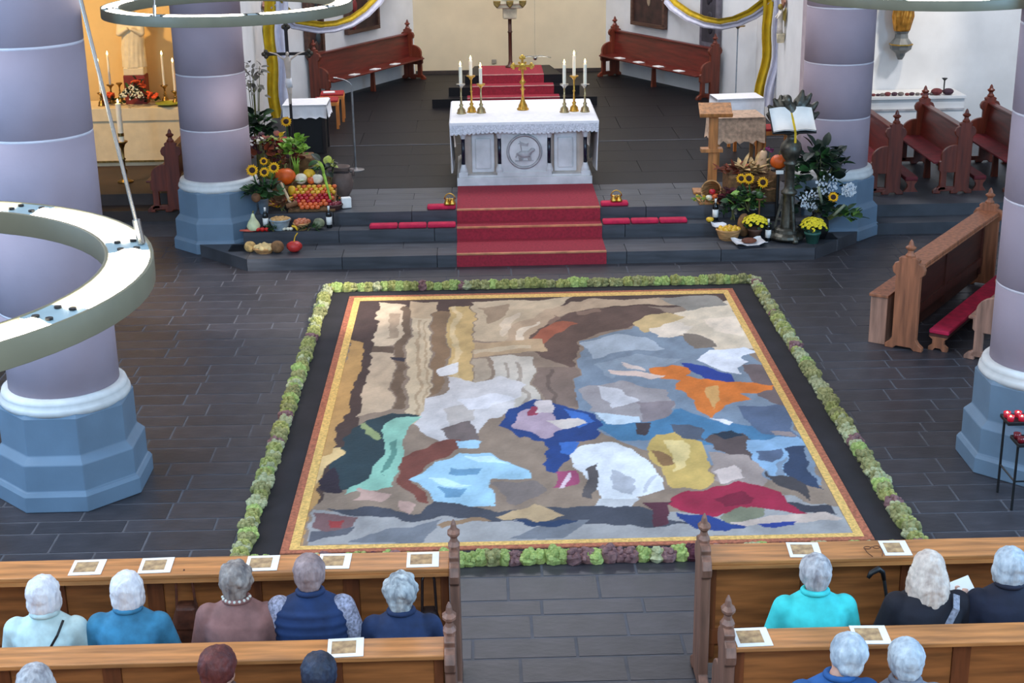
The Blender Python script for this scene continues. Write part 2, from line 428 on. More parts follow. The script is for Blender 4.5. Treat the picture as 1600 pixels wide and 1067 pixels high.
# ================================================================ stair carpet
t = thing('stair_carpet', 'red carpet runner with brass nosings climbing to the altar', 'carpet', (0, 0, 0))
X0, X1 = -0.345, 1.555
c = 0.012
steps = [(Y1, 0, Z1), (Y2, Z1, Z2), (Y3, Z2, Z3)]
for i, (y, za, zb) in enumerate(steps):
    MB().span(X0, X1, y - c, y, za + .002, zb + c).obj('riser', m_red, t)
    y2 = steps[i + 1][0] - c if i < 2 else 20.62
    MB().span(X0, X1, y, y2, zb + .002, zb + c).obj('tread', m_red, t)
    MB().span(X0, X1, y - c - 0.006, y + 0.03, zb + c - .012, zb + c + 0.006).obj('nosing', mat('copper_nosing', (214, 150, 110), 0.35, 0.6), t)
# steps behind the altar
t = thing('rear_steps', 'dark stone steps with a red carpet below the tabernacle', 'steps', (0, 0, 0))
yz, ya, yb = 27.02, 27.33, 27.65
for i, (y, hw) in enumerate(((yz, 1.5), (ya, 1.2), (yb, .9))):
    z = Z3 + 0.16 * (i + 1)
    MB().prism([(AX - hw, y), (AX + hw, y), (AX + hw * .8, 28.85), (AX - hw * .8, 28.85)], 0.16, 'xy', (0, 0, z - 0.077)).obj('step', m_black_stone, t)
    cw = (0.84, 0.75, 0.58)[i]
    MB().span(AX - .02 - cw, AX - .02 + cw, y - .01, y, z - .155, z + .01).obj('riser', m_red, t)
    MB().span(AX - .02 - cw, AX - .02 + cw, y, (ya, yb, 28.8)[i], z + .004, z + .014).obj('tread', m_red, t)
    MB().span(AX - .02 - cw, AX - .02 + cw, y - .014, y + .02, z + .006, z + .018).obj('nosing', mat('pale_nosing', (200, 150, 140), 0.5), t)
# crimson kneeling cushions along the steps
def cushion(pa, pb, y, z, n, label, grp):
    a = pa; b = pb
    for i in range(n):
        x0 = a + (b - a) * i / n; x1 = a + (b - a) * (i + 1) / n
        lb = label if n == 1 else '%s of three crimson kneeling cushions on the lower step, %s' % (('leftmost', 'middle', 'rightmost')[i], label)
        MB().span(x0 + .006, x1 - .006, y + .02, y + 0.17, z, z + 0.055).obj('kneeling_cushion', m_pink, None, bevel=0.02, label=lb, cat='cushion', group=grp)
kl = 'kneeling cushions on the choir steps'
cushion(G(577, 356, Z2).x, X0 - .01, Y2 + .02, Z2, 3, 'left of the red carpet', kl)
cushion(X1 + .01, G(1073, 345, Z2).x, Y2 + .02, Z2, 3, 'right of the red carpet', kl)
cushion(G(667, 326, Z3).x, X0 - .01, Y3 + .03, Z3, 1, 'short crimson cushion on the top step left of the red carpet', kl)
cushion(X1 + .01, G(982, 320, Z3).x, Y3 + .03, Z3, 1, 'short crimson cushion on the top step right of the red carpet', kl)

# ================================================================ ring lamps
def ring(cx, cy, z, R, label, off=0.0, n=8, hang=None):
    t = thing('ring_lamp', label, 'lamp', (cx, cy, z), off, 'ring lamps hung over the nave')
    Ri = R - 0.15; h = 0.08
    seg = 72
    mb = MB().lathe([(R - .012, 0), (R, 0), (R, h), (R - .012, h)], seg, loop=True); mb.obj('outer_band', m_lampband, t, smooth=True, bevel=0.003)
    MB().lathe([(Ri, 0), (Ri + .012, 0), (Ri + .012, h), (Ri, h)], seg, loop=True).obj('inner_band', m_lampband, t, smooth=True, bevel=0.003)
    vs = []; fs = []
    for i in range(seg):
        a = 2 * PI * i / seg
        for r in (Ri + .01, R - .01): vs.append((r * math.cos(a), r * math.sin(a), 0.02))
    for i in range(seg): fs.append((2 * i, 2 * i + 1, 2 * ((i + 1) % seg) + 1, 2 * ((i + 1) % seg)))
    MB().add(vs, fs).obj('floor_plate', m_white_paint, t)
    da = 0.075
    for k in range(n):
        a0 = 2 * PI * k / n + da; a1 = 2 * PI * (k + 1) / n - da
        g = []
        for i in range(13):
            a = a0 + (a1 - a0) * i / 12
            g.append([(r * math.cos(a), r * math.sin(a), h - .012 + .016 * s) for r, s in ((Ri + .013, 0), (Ri + .06, 1), (R - .06, 1), (R - .013, 0))])
        MB().sheet(g, 0.004).obj('diffuser', m_lampon, t, smooth=True)
        g = []
        for i in range(5):
            a = 2 * PI * k / n - da + 2 * da * i / 4
            g.append([(r * math.cos(a), r * math.sin(a), h - .006) for r in (Ri + .008, R - .008)])
        pl = MB().sheet(g, 0.006).obj('joint_plate', m_plate, t)
        a = 2 * PI * k / n
        for r in (Ri + .05, R - .05):
            for s in (-.05, .05):
                MB().lathe([(.011, 0), (.011, .006)], 8, (r * math.cos(a + s), r * math.sin(a + s), h - .002)).obj('bolt', m_black, pl)
    for k in range(3):
        a = 2 * PI * (k * n // 3) / n
        p = Vector(((R - .03) * math.cos(a), (R - .03) * math.sin(a), h))
        MB().tube([p, p * 0.35 + Vector((0, 0, 4.6))], 0.006, 6).obj('cable', m_silver, t)
        MB().tube([p, p + Vector((-.01 * math.cos(a), -.01 * math.sin(a), .08))], 0.013, 8).obj('cable_sleeve', m_silver, t)
    return t
RR = 1.01
ring(-2.03, 4.356, 3.885, RR, 'big white ring lamp close by at the left edge', off=math.radians(19))
ring(-2.04, 12.415, 3.85, RR, 'white ring lamp at the top left, in front of the crucifix', off=math.radians(20))
ring(3.76, 12.62, 3.85, RR + .02, 'white ring lamp cut off by the top right edge', off=math.radians(15))

# ================================================================ pews
LEDGE = 0.92
def fin_outline(w=0.13, z0=0.0, zs=0.80, ztop=1.17, foot=0.20):
    """side outline (depth, height) of a board with splayed feet and a carved finial"""
    half = [(foot, z0), (foot, z0 + .045), (foot - .045, z0 + .08), (w, z0 + .12), (w, zs), (w + .035, zs + .03), (w + .045, zs + .08), (w + .02, zs + .13),
            (w - .025, zs + .15), (w - .015, zs + .185), (w - .05, zs + .205)]
    right = half; left = [(-a, b) for a, b in reversed(half)]
    return [(foot - .08, z0), ] [:0] + right + left + [(-foot + .09, z0), (-foot + .12, z0 + .03), (foot - .12, z0 + .03), (foot - .09, z0)]
def finial(x, m, t, z=1.0, zt=1.19):
    h = zt - z
    MB().lathe([(.050, z - .005), (.055, z + h * .12), (.034, z + h * .25), (.030, z + h * .38), (.056, z + h * .50), (.058, z + h * .58), (.030, z + h * .68), (.022, z + h * .86), (.006, zt)], 8, (x, 0, 0), sx=.72, sy=1.0, ph=PI / 8).obj('finial', m, t)
def pew_desk(label, loc, rz, L, mset, ends=(True, True), box_front=False, redpad=False, npan=4, foot=0.2):
    """kneeling desk; the people's side is local -Y; runs along +X"""
    mt, mp, mu, me_ = mset
    t = thing('pew_desk', label, 'pew', loc, rz, 'kneeling desks in front of the pews')
    MB().span(0.03, L - .03, -0.125, 0.115, LEDGE - .03, LEDGE).obj('book_ledge', mt, t, bevel=0.006)
    MB().span(0.03, L - .03, -0.128, -0.108, LEDGE - .055, LEDGE - .03).obj('ledge_lip', mt, t)
    MB().span(0.04, L - .04, 0.05, 0.075, 0.10, LEDGE - .03).obj('back_board', mp, t)
    n = npan; pw = (L - .08) / n
    for i in range(n + 1):
        x = 0.04 + pw * i
        MB().span(max(.04, x - .05), min(L - .04, x + .05), 0.018, 0.05, 0.16, LEDGE - .03).obj('stile', mu, t)
    for i in range(n):
        x = .04 + pw * i
        MB().prism([(x + .05, .36), (x + pw - .05, .36), (x + pw - .05, LEDGE - .06), (x + .05, LEDGE - .06)], 0.014, 'xz', (0, .043, 0)).obj('panel', mp, t, bevel=0.004)
    MB().span(0.04, L - .04, 0.012, 0.05, 0.26, 0.36).obj('lower_rail', mu, t)
    MB().span(0.04, L - .04, 0.012, 0.05, LEDGE - .1, LEDGE - .03).obj('upper_rail', mu, t)
    for i, e in enumerate(ends):
        if e: MB().prism(fin_outline(foot=foot), 0.062, 'yz', ((0.0, L)[i], 0, 0)).obj('end_panel', me_, t, bevel=0.008); finial((0.0, L)[i], me_, t)
    if box_front:
        MB().span(0.0, L, 0.115, 0.32, 0.03, 0.50).obj('book_locker', me_, t, bevel=0.006)
        MB().span(-.015, L, 0.112, 0.335, 0.50, 0.53).obj('locker_top', mt, t, bevel=0.004)
    # kneeler
    k = MB().span(0.12, L - .12, -0.42, -0.22, 0.15, 0.18).obj('kneeler_board', mu, t)
    MB().span(0.12, L - .12, -0.425, -0.215, 0.18, 0.225).obj('kneeler_pad', m_pink if redpad else mat('grey_pad', (112, 106, 108), 0.9, scale=20), k, bevel=0.012)
    for x in (0.14, L / 2, L - .14):
        MB().prism([(-.42, 0), (-.37, 0), (-.35, .03), (-.29, .03), (-.27, 0), (-.22, 0), (-.22, .04), (-.26, .07), (-.26, .12), (-.22, .15), (-.42, .15), (-.38, .12), (-.38, .07), (-.42, .04)], .05, 'yz', (x, 0, 0)).obj('kneeler_foot', me_, k)
    return t
def bench_end(c, me_, t, thick=0.062):
    """bench end: post with finial at the back, rounded arm and front leg"""
    mb = MB().prism(fin_outline(w=0.105, foot=0.15, ztop=1.19), thick, 'yz', (c, 0, 0))
    arm = [(0.08, .30), (.30, .30), (.335, .33), (.335, .45), (.31, .47), (.31, .54)]
    for i in range(9):
        a = i / 8 * PI / 2
        arm.append((.10 + .21 * math.cos(a), .54 + .15 * math.sin(a)))
    arm += [(.08, .69)]
    mb.prism(arm, thick * .9, 'yz', (c, 0, 0))
    mb.prism([(.22, 0.05), (.31, 0.05), (.31, .32), (.22, .32)], thick * .9, 'yz', (c, 0, 0))
    mb.prism([(.10, 0.035), (.33, 0.035), (.33, .10), (.10, .10)], thick * .9, 'yz', (c, 0, 0))
    mb.prism([(.29, 0), (.40, 0), (.40, .04), (.35, .085), (.29, .085)], thick * .9, 'yz', (c, 0, 0))
    finial(c, me_, t)
    return mb.obj('end_panel', me_, t, bevel=0.008)
def pew_bench(label, loc, rz, L, mset, group='pew benches', seatm=None, ends=(True, True), npan=4, ledge=True):
    """bench whose sitters face local +Y; back board at y = 0"""
    mt, mp, mu, me_ = mset
    t = thing('pew_bench', label, 'pew', loc, rz, group)
    MB().span(0.03, L - .03, -0.11 if ledge else -.06, 0.10 if ledge else .04, LEDGE - .03, LEDGE).obj('book_ledge' if ledge else 'top_rail', mt, t, bevel=0.006)
    MB().prism([(.02, .42), (.05, .42), (.0, LEDGE - .03), (-.03, LEDGE - .03)], L - .07, 'yz', (L / 2, 0, 0)).obj('backrest', mp, t)
    if npan:
        pw = (L - .08) / npan
        for i in range(npan + 1):
            x = .04 + pw * i
            MB().span(max(.04, x - .05), min(L - .04, x + .05), -0.055, -.02, 0.16, LEDGE - .03).obj('stile', mu, t)
        for i in range(npan):
            x = .04 + pw * i
            MB().span(x + .05, x + pw - .05, -.04, -.026, .36, LEDGE - .06).obj('panel', mp, t, bevel=0.004)
        MB().span(.04, L - .04, -.06, -.02, .26, .36).obj('lower_rail', mu, t)
    MB().span(0.03, L - .03, 0.0, 0.40, 0.415, 0.445).obj('seat', seatm or mt, t, bevel=0.008)
    for i, e in enumerate(ends):
        if e: bench_end((0.0, L)[i], me_, t)
    MB().prism([(.06, 0), (.16, 0), (.14, .415), (.08, .415)], .05, 'yz', (L * .5, .08, 0)).obj('support', mu, t)
    return t
OAK = (m_oak, m_oakd, m_oakv, m_oake)
m_oakf = wood('choir_pew_oak', (150, 92, 62), 0.5, 2)
m_oakl = wood('pale_choir_pew_oak', (158, 116, 96), 0.5, 2)
MAH = (m_mahogx, m_mahogx, m_mahog, m_mahog)
pew_desk('kneeling desk of the front pew left of the aisle', (-4.6, 8.365, 0), 0, 4.6 - .225, OAK, npan=7, foot=0.24)
pew_desk('kneeling desk of the front pew right of the aisle', (1.335, 8.37, 0), 0, 3.9, OAK, npan=6, foot=0.24)
pew_bench('front oak pew left of the aisle with five people on it', (-4.6, 7.32, 0), 0, 4.6 - .235, OAK, 'oak pews', npan=7)
pew_bench('front oak pew right of the aisle with three people on it', (1.315, 7.32, 0), 0, 3.9, OAK, 'oak pews', npan=6)
pew_bench('second oak pew left of the aisle at the bottom edge', (-4.6, 6.27, 0), 0, 4.6 - .235, OAK, 'oak pews', npan=7)
pew_bench('second oak pew right of the aisle at the bottom edge', (1.315, 6.27, 0), 0, 3.9, OAK, 'oak pews', npan=6)
# diagonal choir pew at the right
ANG = math.atan2(16.9 - 14.68, 5.95 - 4.40)
CH = (m_oakf, wood('dark_pew_board', (66, 30, 20), 0.5, 0), wood('dark_pew_post', (74, 34, 24), 0.5, 2), m_oakf)
pew_desk('diagonal choir pew desk with red kneeler and low locker, right', (4.40, 14.72, 0), ANG, 2.72, CH, box_front=False, redpad=True, npan=2)
e = thing('pew_locker', 'low wooden locker against the diagonal choir pew', 'locker', (4.40, 14.72, 0), ANG)
MB().span(0.02, 2.6, 0.215, 0.40, 0.0, 0.52).obj('body', m_oakl, e, bevel=0.006)
MB().span(0.0, 2.62, 0.205, 0.415, 0.52, 0.55).obj('lid', m_oakf, e, bevel=0.004)
bd = Vector((math.sin(ANG), -math.cos(ANG), 0))
pew_bench('diagonal choir bench half hidden by the right pillar', Vector((4.40, 14.72, 0)) + bd * 1.02 + Vector((math.cos(ANG), math.sin(ANG), 0)) * .06, ANG, 2.6, (m_oakl, CH[1], CH[2], m_oakl), 'choir benches', npan=2, ledge=False)
# stalls of the right chapel, facing the choir
m_seatred = mat('red_seat', (112, 26, 34), 0.7)
for i, (x, nm) in enumerate(((5.75, 'dark red-brown chapel stall next to the right pillar'), (6.72, 'middle red-brown chapel stall in front of the white side altar'), (7.72, 'red-brown chapel stall beside the far right pillar'))):
    pew_bench(nm, (x, 20.35, ZC), PI / 2, 2.0, MAH if i < 2 else (m_mahogx, m_mahogx, m_mahog, m_mahog), 'chapel stalls', seatm=m_seatred, npan=2, ledge=False)
    t = thing('kneeler', ('low red kneeler behind the chapel stall next to the pillar', 'low red kneeler behind the middle chapel stall', 'low red kneeler behind the chapel stall at the far right')[i], 'kneeler', (x + .30, 20.45, ZC), PI / 2, 'chapel kneelers')
    MB().span(0, 1.8, -.09, .09, .16, .22).obj('pad', m_seatred, t, bevel=0.015)
    for xx in (.04, 1.76): MB().prism([(-.1, 0), (.1, 0), (.05, .07), (.05, .11), (.09, .16), (-.09, .16), (-.05, .11), (-.05, .07)], .05, 'yz', (xx, 0, 0)).obj('foot', m_mahog, t)
# red-brown benches along the apse walls
def apse_bench(label, p, q, flip):
    p = Vector(p); q = Vector(q); d = q - p
    return pew_bench(label, (p.x, p.y, Z3), math.atan2(d.y, d.x), d.length, MAH, 'apse benches', npan=0, ledge=False)
# sitters face local +Y (left of the running direction)
def bench_booklet(x, y, rz, label):
    put('booklet', MB().box(0, 0, 0, .2, .14, .012).mesh('booklet', m_paper), None, loc=(x, y, Z3 + .452), rot=(0, 0, rz), label=label, cat='booklet', group='booklets on the apse benches')
for k in range(4):
    f = .2 + .2 * k; bench_booklet(4.33 + (2.75 - 4.33) * f - .28, 27.55 + 3.0 * f - .15, -1.1, '%s white booklet from the front on the right apse bench' % ('first', 'second', 'third', 'fourth')[k])
for k in range(3):
    f = .25 + .22 * k; bench_booklet(-3.05 + 1.6 * f + .28, 27.7 + 2.9 * f - .15, 1.1, '%s white booklet from the front on the left apse bench' % ('first', 'second', 'third')[k])
apse_bench('red-brown bench along the right apse wall', (4.33, 27.55, 0), (2.75, 30.55, 0), 1)
apse_bench('red-brown bench along the left apse wall', (-1.45, 30.6, 0), (-3.05, 27.7, 0), 1)
# bench of the left chapel, seen end on behind the pillar
pew_bench('red-brown bench end left of the second pillar', (-4.38, 20.85, ZC * 0 + .156), PI / 2, 1.6, MAH, 'chapel benches', npan=0, ledge=False, seatm=m_mahogx)

# ================================================================ leaflets, spectacles, bags
def leaflet(x, y, z, rz, label, w=0.205, d=0.2):
    t = thing('leaflet', label, 'leaflet', (x, y, z + .002), rz, 'leaflets lying on the pew ledges')
    MB().span(-w / 2, w / 2, -d / 2, d / 2, 0, 0.004).obj('sheet', m_paper, t)
    pm = mat('leaflet_print', (206, 170, 122), 0.7, scale=18, rgb2=(136, 106, 80))
    MB().span(-w / 2 + .022, w / 2 - .042, -d / 2 + .034, d / 2 - .03, 0.004, 0.0048).obj('printed_picture', pm, t)
    return t
LV = [((135, 891), 'white leaflet on the desk ledge farthest left'), ((243, 887), 'white leaflet above the person in blue'), ((410, 881), 'white leaflet right of the grey-brown head'),
      ((523, 877), 'white leaflet beside the man in the quilted vest'), ((661, 872), 'white leaflet nearest the aisle on the front left ledge'), ((541, 1007), 'white leaflet behind the man in the quilted vest, on the second ledge'),
      ((1255, 857), 'white leaflet above the person in turquoise'), ((1398, 856), 'small white leaflet with spectacles beside it'), ((1172, 988), 'white leaflet at the aisle end of the second right ledge'), ((1355, 983), 'white leaflet on the second right ledge above the blue sweater')]
for i, (p, lb) in enumerate(LV):
    q = G(p[0], p[1], LEDGE)
    yy = 8.36 if p[1] < 920 else 7.315
    leaflet(q.x, yy + (0.0, .005, .0, .004, -.003)[i % 5], LEDGE, (0.03, .04, .02, -.02, .01, .05, -.06, -.03, 0.03, -.04)[i], lb, w=.17 if i == 7 else .2)
t = thing('spectacles', 'spectacles lying on the right front ledge beside a leaflet', 'spectacles', (G(1362, 859, LEDGE).x, 8.35, LEDGE + .002), 0.1)
for s in (-1, 1):
    ringp = [(s * .03 + .022 * math.cos(a), .016 * math.sin(a), .015) for a in np.linspace(0, 2 * PI, 13)]
    MB().tube(ringp, .003, 6).obj('rim', mat('brown_frame', (90, 52, 30), 0.4), t)
    MB().tube([(s * .052, 0, .016), (s * .05, -.06, .012), (s * .03, -.1, .004)], .0028, 6).obj('temple', MATS['brown_frame'], t)
MB().tube([(-.01, .004, .016), (.01, .004, .016)], .003, 6).obj('bridge', MATS['brown_frame'], t)
def bag(label, x, y, z, col, w=.22, h=.26, d=.1, strap=.22):
    m = mat('leather_%d_%d_%d' % col, col, 0.45, var=0.25, scale=14, bump=0.15)
    t = thing('handbag', label, 'bag', (x, y, z), 0, 'bags hung on the desks')
    prof = [(-w / 2, 0), (w / 2, 0), (w / 2 * .95, h * .6), (w / 2 * .6, h), (-w / 2 * .6, h), (-w / 2 * .95, h * .6)]
    MB().prism(prof, d, 'xz').obj('body', m, t, bevel=0.03)
    MB().prism([(-w / 2 * .8, h * .45), (w / 2 * .8, h * .45), (w / 2 * .6, h + .005), (-w / 2 * .6, h + .005)], d * 1.12, 'xz').obj('flap', m, t, bevel=0.02)
    MB().tube([(-w * .3, 0, h * .9), (-w * .25, 0, h + strap * .7), (0, 0.03, h + strap), (w * .25, 0, h + strap * .7), (w * .3, 0, h * .9)], .009, 6).obj('strap', m, t)
    return t
bag('brown leather bag hanging from the front left desk', G(297, 950, .62).x, 8.27, .40, (92, 50, 34), w=.2, h=.3)
bag('dark handbag hanging on the desk nearest the aisle', GY(670, 930, 8.27).x, 8.27, .38, (38, 26, 24), w=.15, h=.24, strap=.3)
t = thing('walking_stick', 'black walking stick leaning on the right front desk', 'walking stick', (GY(1380, 905, 8.2).x, 8.16, 0), 0)
MB().tube([(.12, -.14, 0.005), (.0, 0.02, .80)], .011, 8).obj('shaft', m_black, t)
MB().tube([(0.0, 0.02, .80), (-.01, .025, .85), (-.04, .02, .875), (-.09, .0, .86), (-.11, -.01, .83)], [.013, .016, .02, .018, .012], 8).obj('handle', m_black, t, smooth=True)

# ================================================================ people
def cap(mb, p0, r0, p1, r1, n=10):
    p0 = Vector(p0); p1 = Vector(p1); d = (p1 - p0); u = d.normalized() if d.length > 1e-6 else Vector((0, 0, 1))
    pts = []; rs = []
    for a in (80, 55, 25): pts.append(p0 - u * r0 * math.sin(math.radians(a))); rs.append(r0 * math.cos(math.radians(a)))
    pts += [p0, p1]; rs += [r0, r1]
    for a in (25, 55, 80): pts.append(p1 + u * r1 * math.sin(math.radians(a))); rs.append(r1 * math.cos(math.radians(a)))
    mb.tube(pts, rs, n)
def loft(mb, rings, n=20):
    """rings: (x, y, z, half width, half depth)"""
    vs = []; fs = []
    for x, y, z, a, b in rings:
        for i in range(n):
            q = 2 * PI * i / n
            c, s_ = math.cos(q), math.sin(q)
            e = 0.85
            vs.append((x + a * math.copysign(abs(c) ** e, c), y + b * math.copysign(abs(s_) ** e, s_), z))
    m = len(rings)
    for k in range(m - 1):
        for i in range(n):
            j = (i + 1) % n
            fs.append((k * n + i, k * n + j, (k + 1) * n + j, (k + 1) * n + i))
    fs.append(tuple(range(n - 1, -1, -1))); fs.append(tuple(range((m - 1) * n, m * n)))
    mb.add(vs, fs)
def remesh(o, vox, it=4, fac=0.5):
    r = o.modifiers.new('surface', 'REMESH'); r.mode = 'VOXEL'; r.voxel_size = vox; r.use_smooth_shade = True
    if it:
        s = o.modifiers.new('smooth', 'SMOOTH'); s.iterations = it; s.factor = fac
m_skin = mat('skin', (208, 160, 138), 0.55, var=0.05, scale=10, sss=0.1)
m_eye = mat('eye', (40, 34, 30), 0.3)
m_lip = mat('lips', (170, 96, 90), 0.5)
def cloth(name, rgb, var=0.1, scale=10, bump=0.25): return mat('cloth_' + name, rgb, 0.85, var=var, scale=scale, bump=bump, bscale=9)
m_trouser = cloth('dark_trousers', (40, 42, 52))
m_shoe = mat('shoe', (30, 26, 26), 0.4)
def person(px_x, y, top, label, hair, cloths, style='short', lean=0.0, turn=0.0, tilt=0.0, w=1.0, leanf=0.0, extra=None, sleeve=None, rz=0.0):
    """seated figure; px_x: world x of the head, top: height of the crown; faces +Y"""
    k = 1.0
    t = thing('person', label, 'person', (px_x, y, 0), rz)
    T = top - 1.30                               # taller or shorter trunk
    zs = 1.03 + T                                  # shoulder height
    hx, hy = lean, 0.03 + leanf                   # head offset
    hc = Vector((hx, hy, 1.185 + T))
    RH = TR(*hc) @ RZ(turn) @ RY(tilt)
    b = MB()
    # trunk, neck, head, limbs as one skin
    loft(b, [(0, 0, .46, .17, .13), (0, -.01, .6, .15, .11), (0, -.015, .8, .165, .11), (lean * .4, -.01, zs - .05, .18, .10), (lean * .55, 0.0, zs + .02, .11, .08), (lean * .7, .01, zs + .06, .05, .055), (hx, hy - .01, zs + .13, .048, .052)], 18)
    b.ell((0, 0.005, 0.015), (.074, .092, .10), 16, 12, RH)
    b.ell((0, 0.035, -.055), (.052, .055, .06), 14, 10, RH)
    b.ell((0, 0.098, -.012), (.012, .018, .022), 8, 6, RH)       # nose
    b.ell((0, 0.083, .012), (.05, .014, .012), 8, 6, RH)          # brow
    for s in (-1, 1):
        b.ell((s * .077, -.005, -.01), (.012, .022, .033), 8, 6, RH)   # ears
        sh = (lean * .5 + s * .17 * w, -.005, zs - .03); el = (lean * .2 + s * .235 * w, .03, zs - .29); wr = (s * .12, .27, .60)
        cap(b, sh, .056, el, .045); cap(b, el, .043, wr, .028)
        hd = Vector((s * .075, .335, .575))
        b.ell(hd, (.04, .045, .018), 10, 8)
        for q in range(4):                                         # fingers curl over the knee
            base = hd + Vector((-s * (.028 - .018 * q), .035, .0))
            ln = (.035, .042, .04, .03)[q]
            cap(b, base, .010, base + Vector((0, ln, -.004)), .009, 8); cap(b, base + Vector((0, ln, -.004)), .009, base + Vector((0, ln + .018, -.026)), .008, 8)
        cap(b, hd + Vector((-s * .03, -.01, .005)), .012, hd + Vector((-s * .062, .028, .006)), .009, 8)
        hip = (s * .09, .02, .535); kn = (s * .11, .42, .52); an = (s * .11, .43, .10)
        cap(b, hip, .085, kn, .062); cap(b, kn, .058, an, .04); cap(b, an, .038, (s * .115, .55, .035), .03)
    bo = b.obj('body', m_skin, t, smooth=True); remesh(bo, .0085, 3)
    for s in (-1, 1):
        MB().ell((s * .03, .088, .0), (.012, .008, .008), 8, 6, RH).obj('eye', m_eye, t, smooth=True)
    MB().ell((0, .086, -.055), (.022, .01, .006), 8, 6, RH).obj('mouth', m_lip, t, smooth=True)
    # trousers and shoes
    g = MB(); loft(g, [(0, 0, .445, .18, .14), (0, 0, .6, .165, .125), (0, 0, .64, .16, .12)], 16)
    for s in (-1, 1):
        hip = (s * .09, .02, .535); kn = (s * .11, .42, .52); an = (s * .11, .43, .13)
        cap(g, hip, .097, kn, .075); cap(g, kn, .07, an, .06)
    remesh(g.obj('trousers', m_trouser, t, smooth=True), .014, 3)
    for s in (-1, 1):
        sh = MB(); cap(sh, (s * .11, .42, .045), .045, (s * .115, .57, .04), .04); sh.obj('shoe', m_shoe, t, smooth=True)
    # top
    c = MB(); mtop = cloths
    quilt = extra == 'vest'
    R_ = [(0, 0, .47, .19 * w, .145), (0, -.01, .58, .18 * w, .135), (0, -.015, .72, .178 * w, .13), (lean * .2, -.02, .86, .192 * w, .13), (lean * .4, -.015, zs - .06, .20 * w, .118), (lean * .5, -.005, zs + .0, .172 * w, .1), (lean * .6, .0, zs + .035, .11, .085), (lean * .7, .004, zs + .062, .066, .07)]
    loft(c, R_, 22)
    if quilt:
        for i in range(9):
            z = .56 + i * (zs - .6) / 8
            j = max(q for q in range(len(R_) - 1) if R_[q][2] <= z); f = (z - R_[j][2]) / (R_[j + 1][2] - R_[j][2])
            a_ = R_[j][3] * (1 - f) + R_[j + 1][3] * f; d_ = R_[j][4] * (1 - f) + R_[j + 1][4] * f
            loft(c, [(0, -.015, z - .021, a_ * .97, d_ * .97), (0, -.015, z - .008, a_ * 1.045, d_ * 1.06), (0, -.015, z + .008, a_ * 1.045, d_ * 1.06), (0, -.015, z + .021, a_ * .97, d_ * .97)], 22)
    sm = sleeve or mtop
    sl = c if sm is mtop else MB()
    for s in (-1, 1):
        shp = (lean * .5 + s * .168 * w, -.008, zs - .035); el = (lean * .2 + s * .24 * w, .03, zs - .29); wr = (s * .13, .245, .61)
        cap(sl, shp, .076, el, .064, 12); cap(sl, el, .064, wr, .048, 12)
    co = c.obj('jacket' if extra != 'vest' else 'quilted_vest', mtop, t, smooth=True); remesh(co, .009 if quilt else .011, 1 if quilt else 4)
    if sl is not c: remesh(sl.obj('sleeves', sm, t, smooth=True), .012, 3)
    # collar
    cp = [(lean * .7 + .070 * math.cos(a), .0 + .074 * math.sin(a), zs + .066 - .012 * math.sin(a)) for a in np.linspace(PI * .62, PI * 2.38, 15)]
    MB().tube(cp, .017, 8).obj('collar', mtop, t, smooth=True)
    # hair
    hm = hair; h = MB()
    if style != 'long':
        h.ell((0, -.016, .036), (.094, .108, .099), 18, 12, RH)
    if style in ('short', 'full', 'thin'):
        h.ell((0, -.052, -.02), (.074, .062, .07), 14, 10, RH)
        for s in (-1, 1): h.ell((s * .058, -.02, .0), (.034, .055, .05), 10, 8, RH)
    if style == 'full':
        random.seed(int(px_x * 100) + 5)
        for i in range(26):
            a = random.uniform(0, 2 * PI); e_ = random.uniform(-.5, 1.3)
            if math.sin(a) > .4 and e_ < .4: e_ += .8
            h.ell((.078 * math.cos(e_) * math.cos(a), -.014 + .092 * math.cos(e_) * math.sin(a), .03 + .085 * math.sin(e_)), random.uniform(.022, .036), 8, 6, RH)
        h.ell((0, -.055, -.045), (.068, .055, .06), 12, 8, RH)
    if style == 'bob':
        h.ell((0, -.04, -.03), (.09, .078, .085), 16, 10, RH)
        for s in (-1, 1): h.ell((s * .068, -.005, -.02), (.032, .06, .082), 10, 8, RH)
    if style == 'long':
        h.ell((0, -.012, .034), (.09, .102, .098), 18, 12, RH)
        random.seed(3)
        for i in range(23):
            a = PI + (i - 11) / 11 * PI * .62
            r_ = .076
            p0 = RH @ Vector((r_ * math.sin(a) * -1, r_ * 1.05 * math.cos(a) - .01, .03))
            p1 = RH @ Vector((.098 * math.sin(a) * -1, .112 * math.cos(a) - .012, -.07))
            p2 = RH @ Vector((.112 * math.sin(a) * -1 + random.uniform(-.02, .02), .105 * math.cos(a) - .03, -.17 + random.uniform(-.035, .02)))
            h.tube([p0, p1, p2], [.022, .026, .010], 7)
    ho = h.obj('hair', hm, t, smooth=True); remesh(ho, .008 if style in ('full', 'long') else .009, 1 if style in ('full', 'long') else 4)
    tx = bpy.data.textures.get('hair_waves') or bpy.data.textures.new('hair_waves', 'CLOUDS')
    tx.noise_scale = 0.035
    dm = ho.modifiers.new('strands', 'DISPLACE'); dm.texture = tx; dm.strength = 0.016; dm.mid_level = 0.5; dm.texture_coords = 'LOCAL'
    return t, RH, zs
def hairm(name, rgb, rgb2): return mat('hair_' + name, rgb, 0.6, scale=9, rgb2=rgb2, stretch=(3, 3, .8), bump=0.5, bscale=16)
h_white = hairm('white', (242, 240, 240), (206, 204, 210))
h_greyw = hairm('grey_white', (206, 206, 208), (126, 124, 130))
h_greyb = hairm('grey_brown', (168, 158, 150), (92, 84, 84))
h_thin = hairm('mauve_grey', (172, 150, 148), (118, 100, 100))
h_silver = hairm('silver_dark', (200, 208, 210), (112, 118, 124))
h_aub = hairm('auburn', (112, 50, 42), (70, 30, 30))
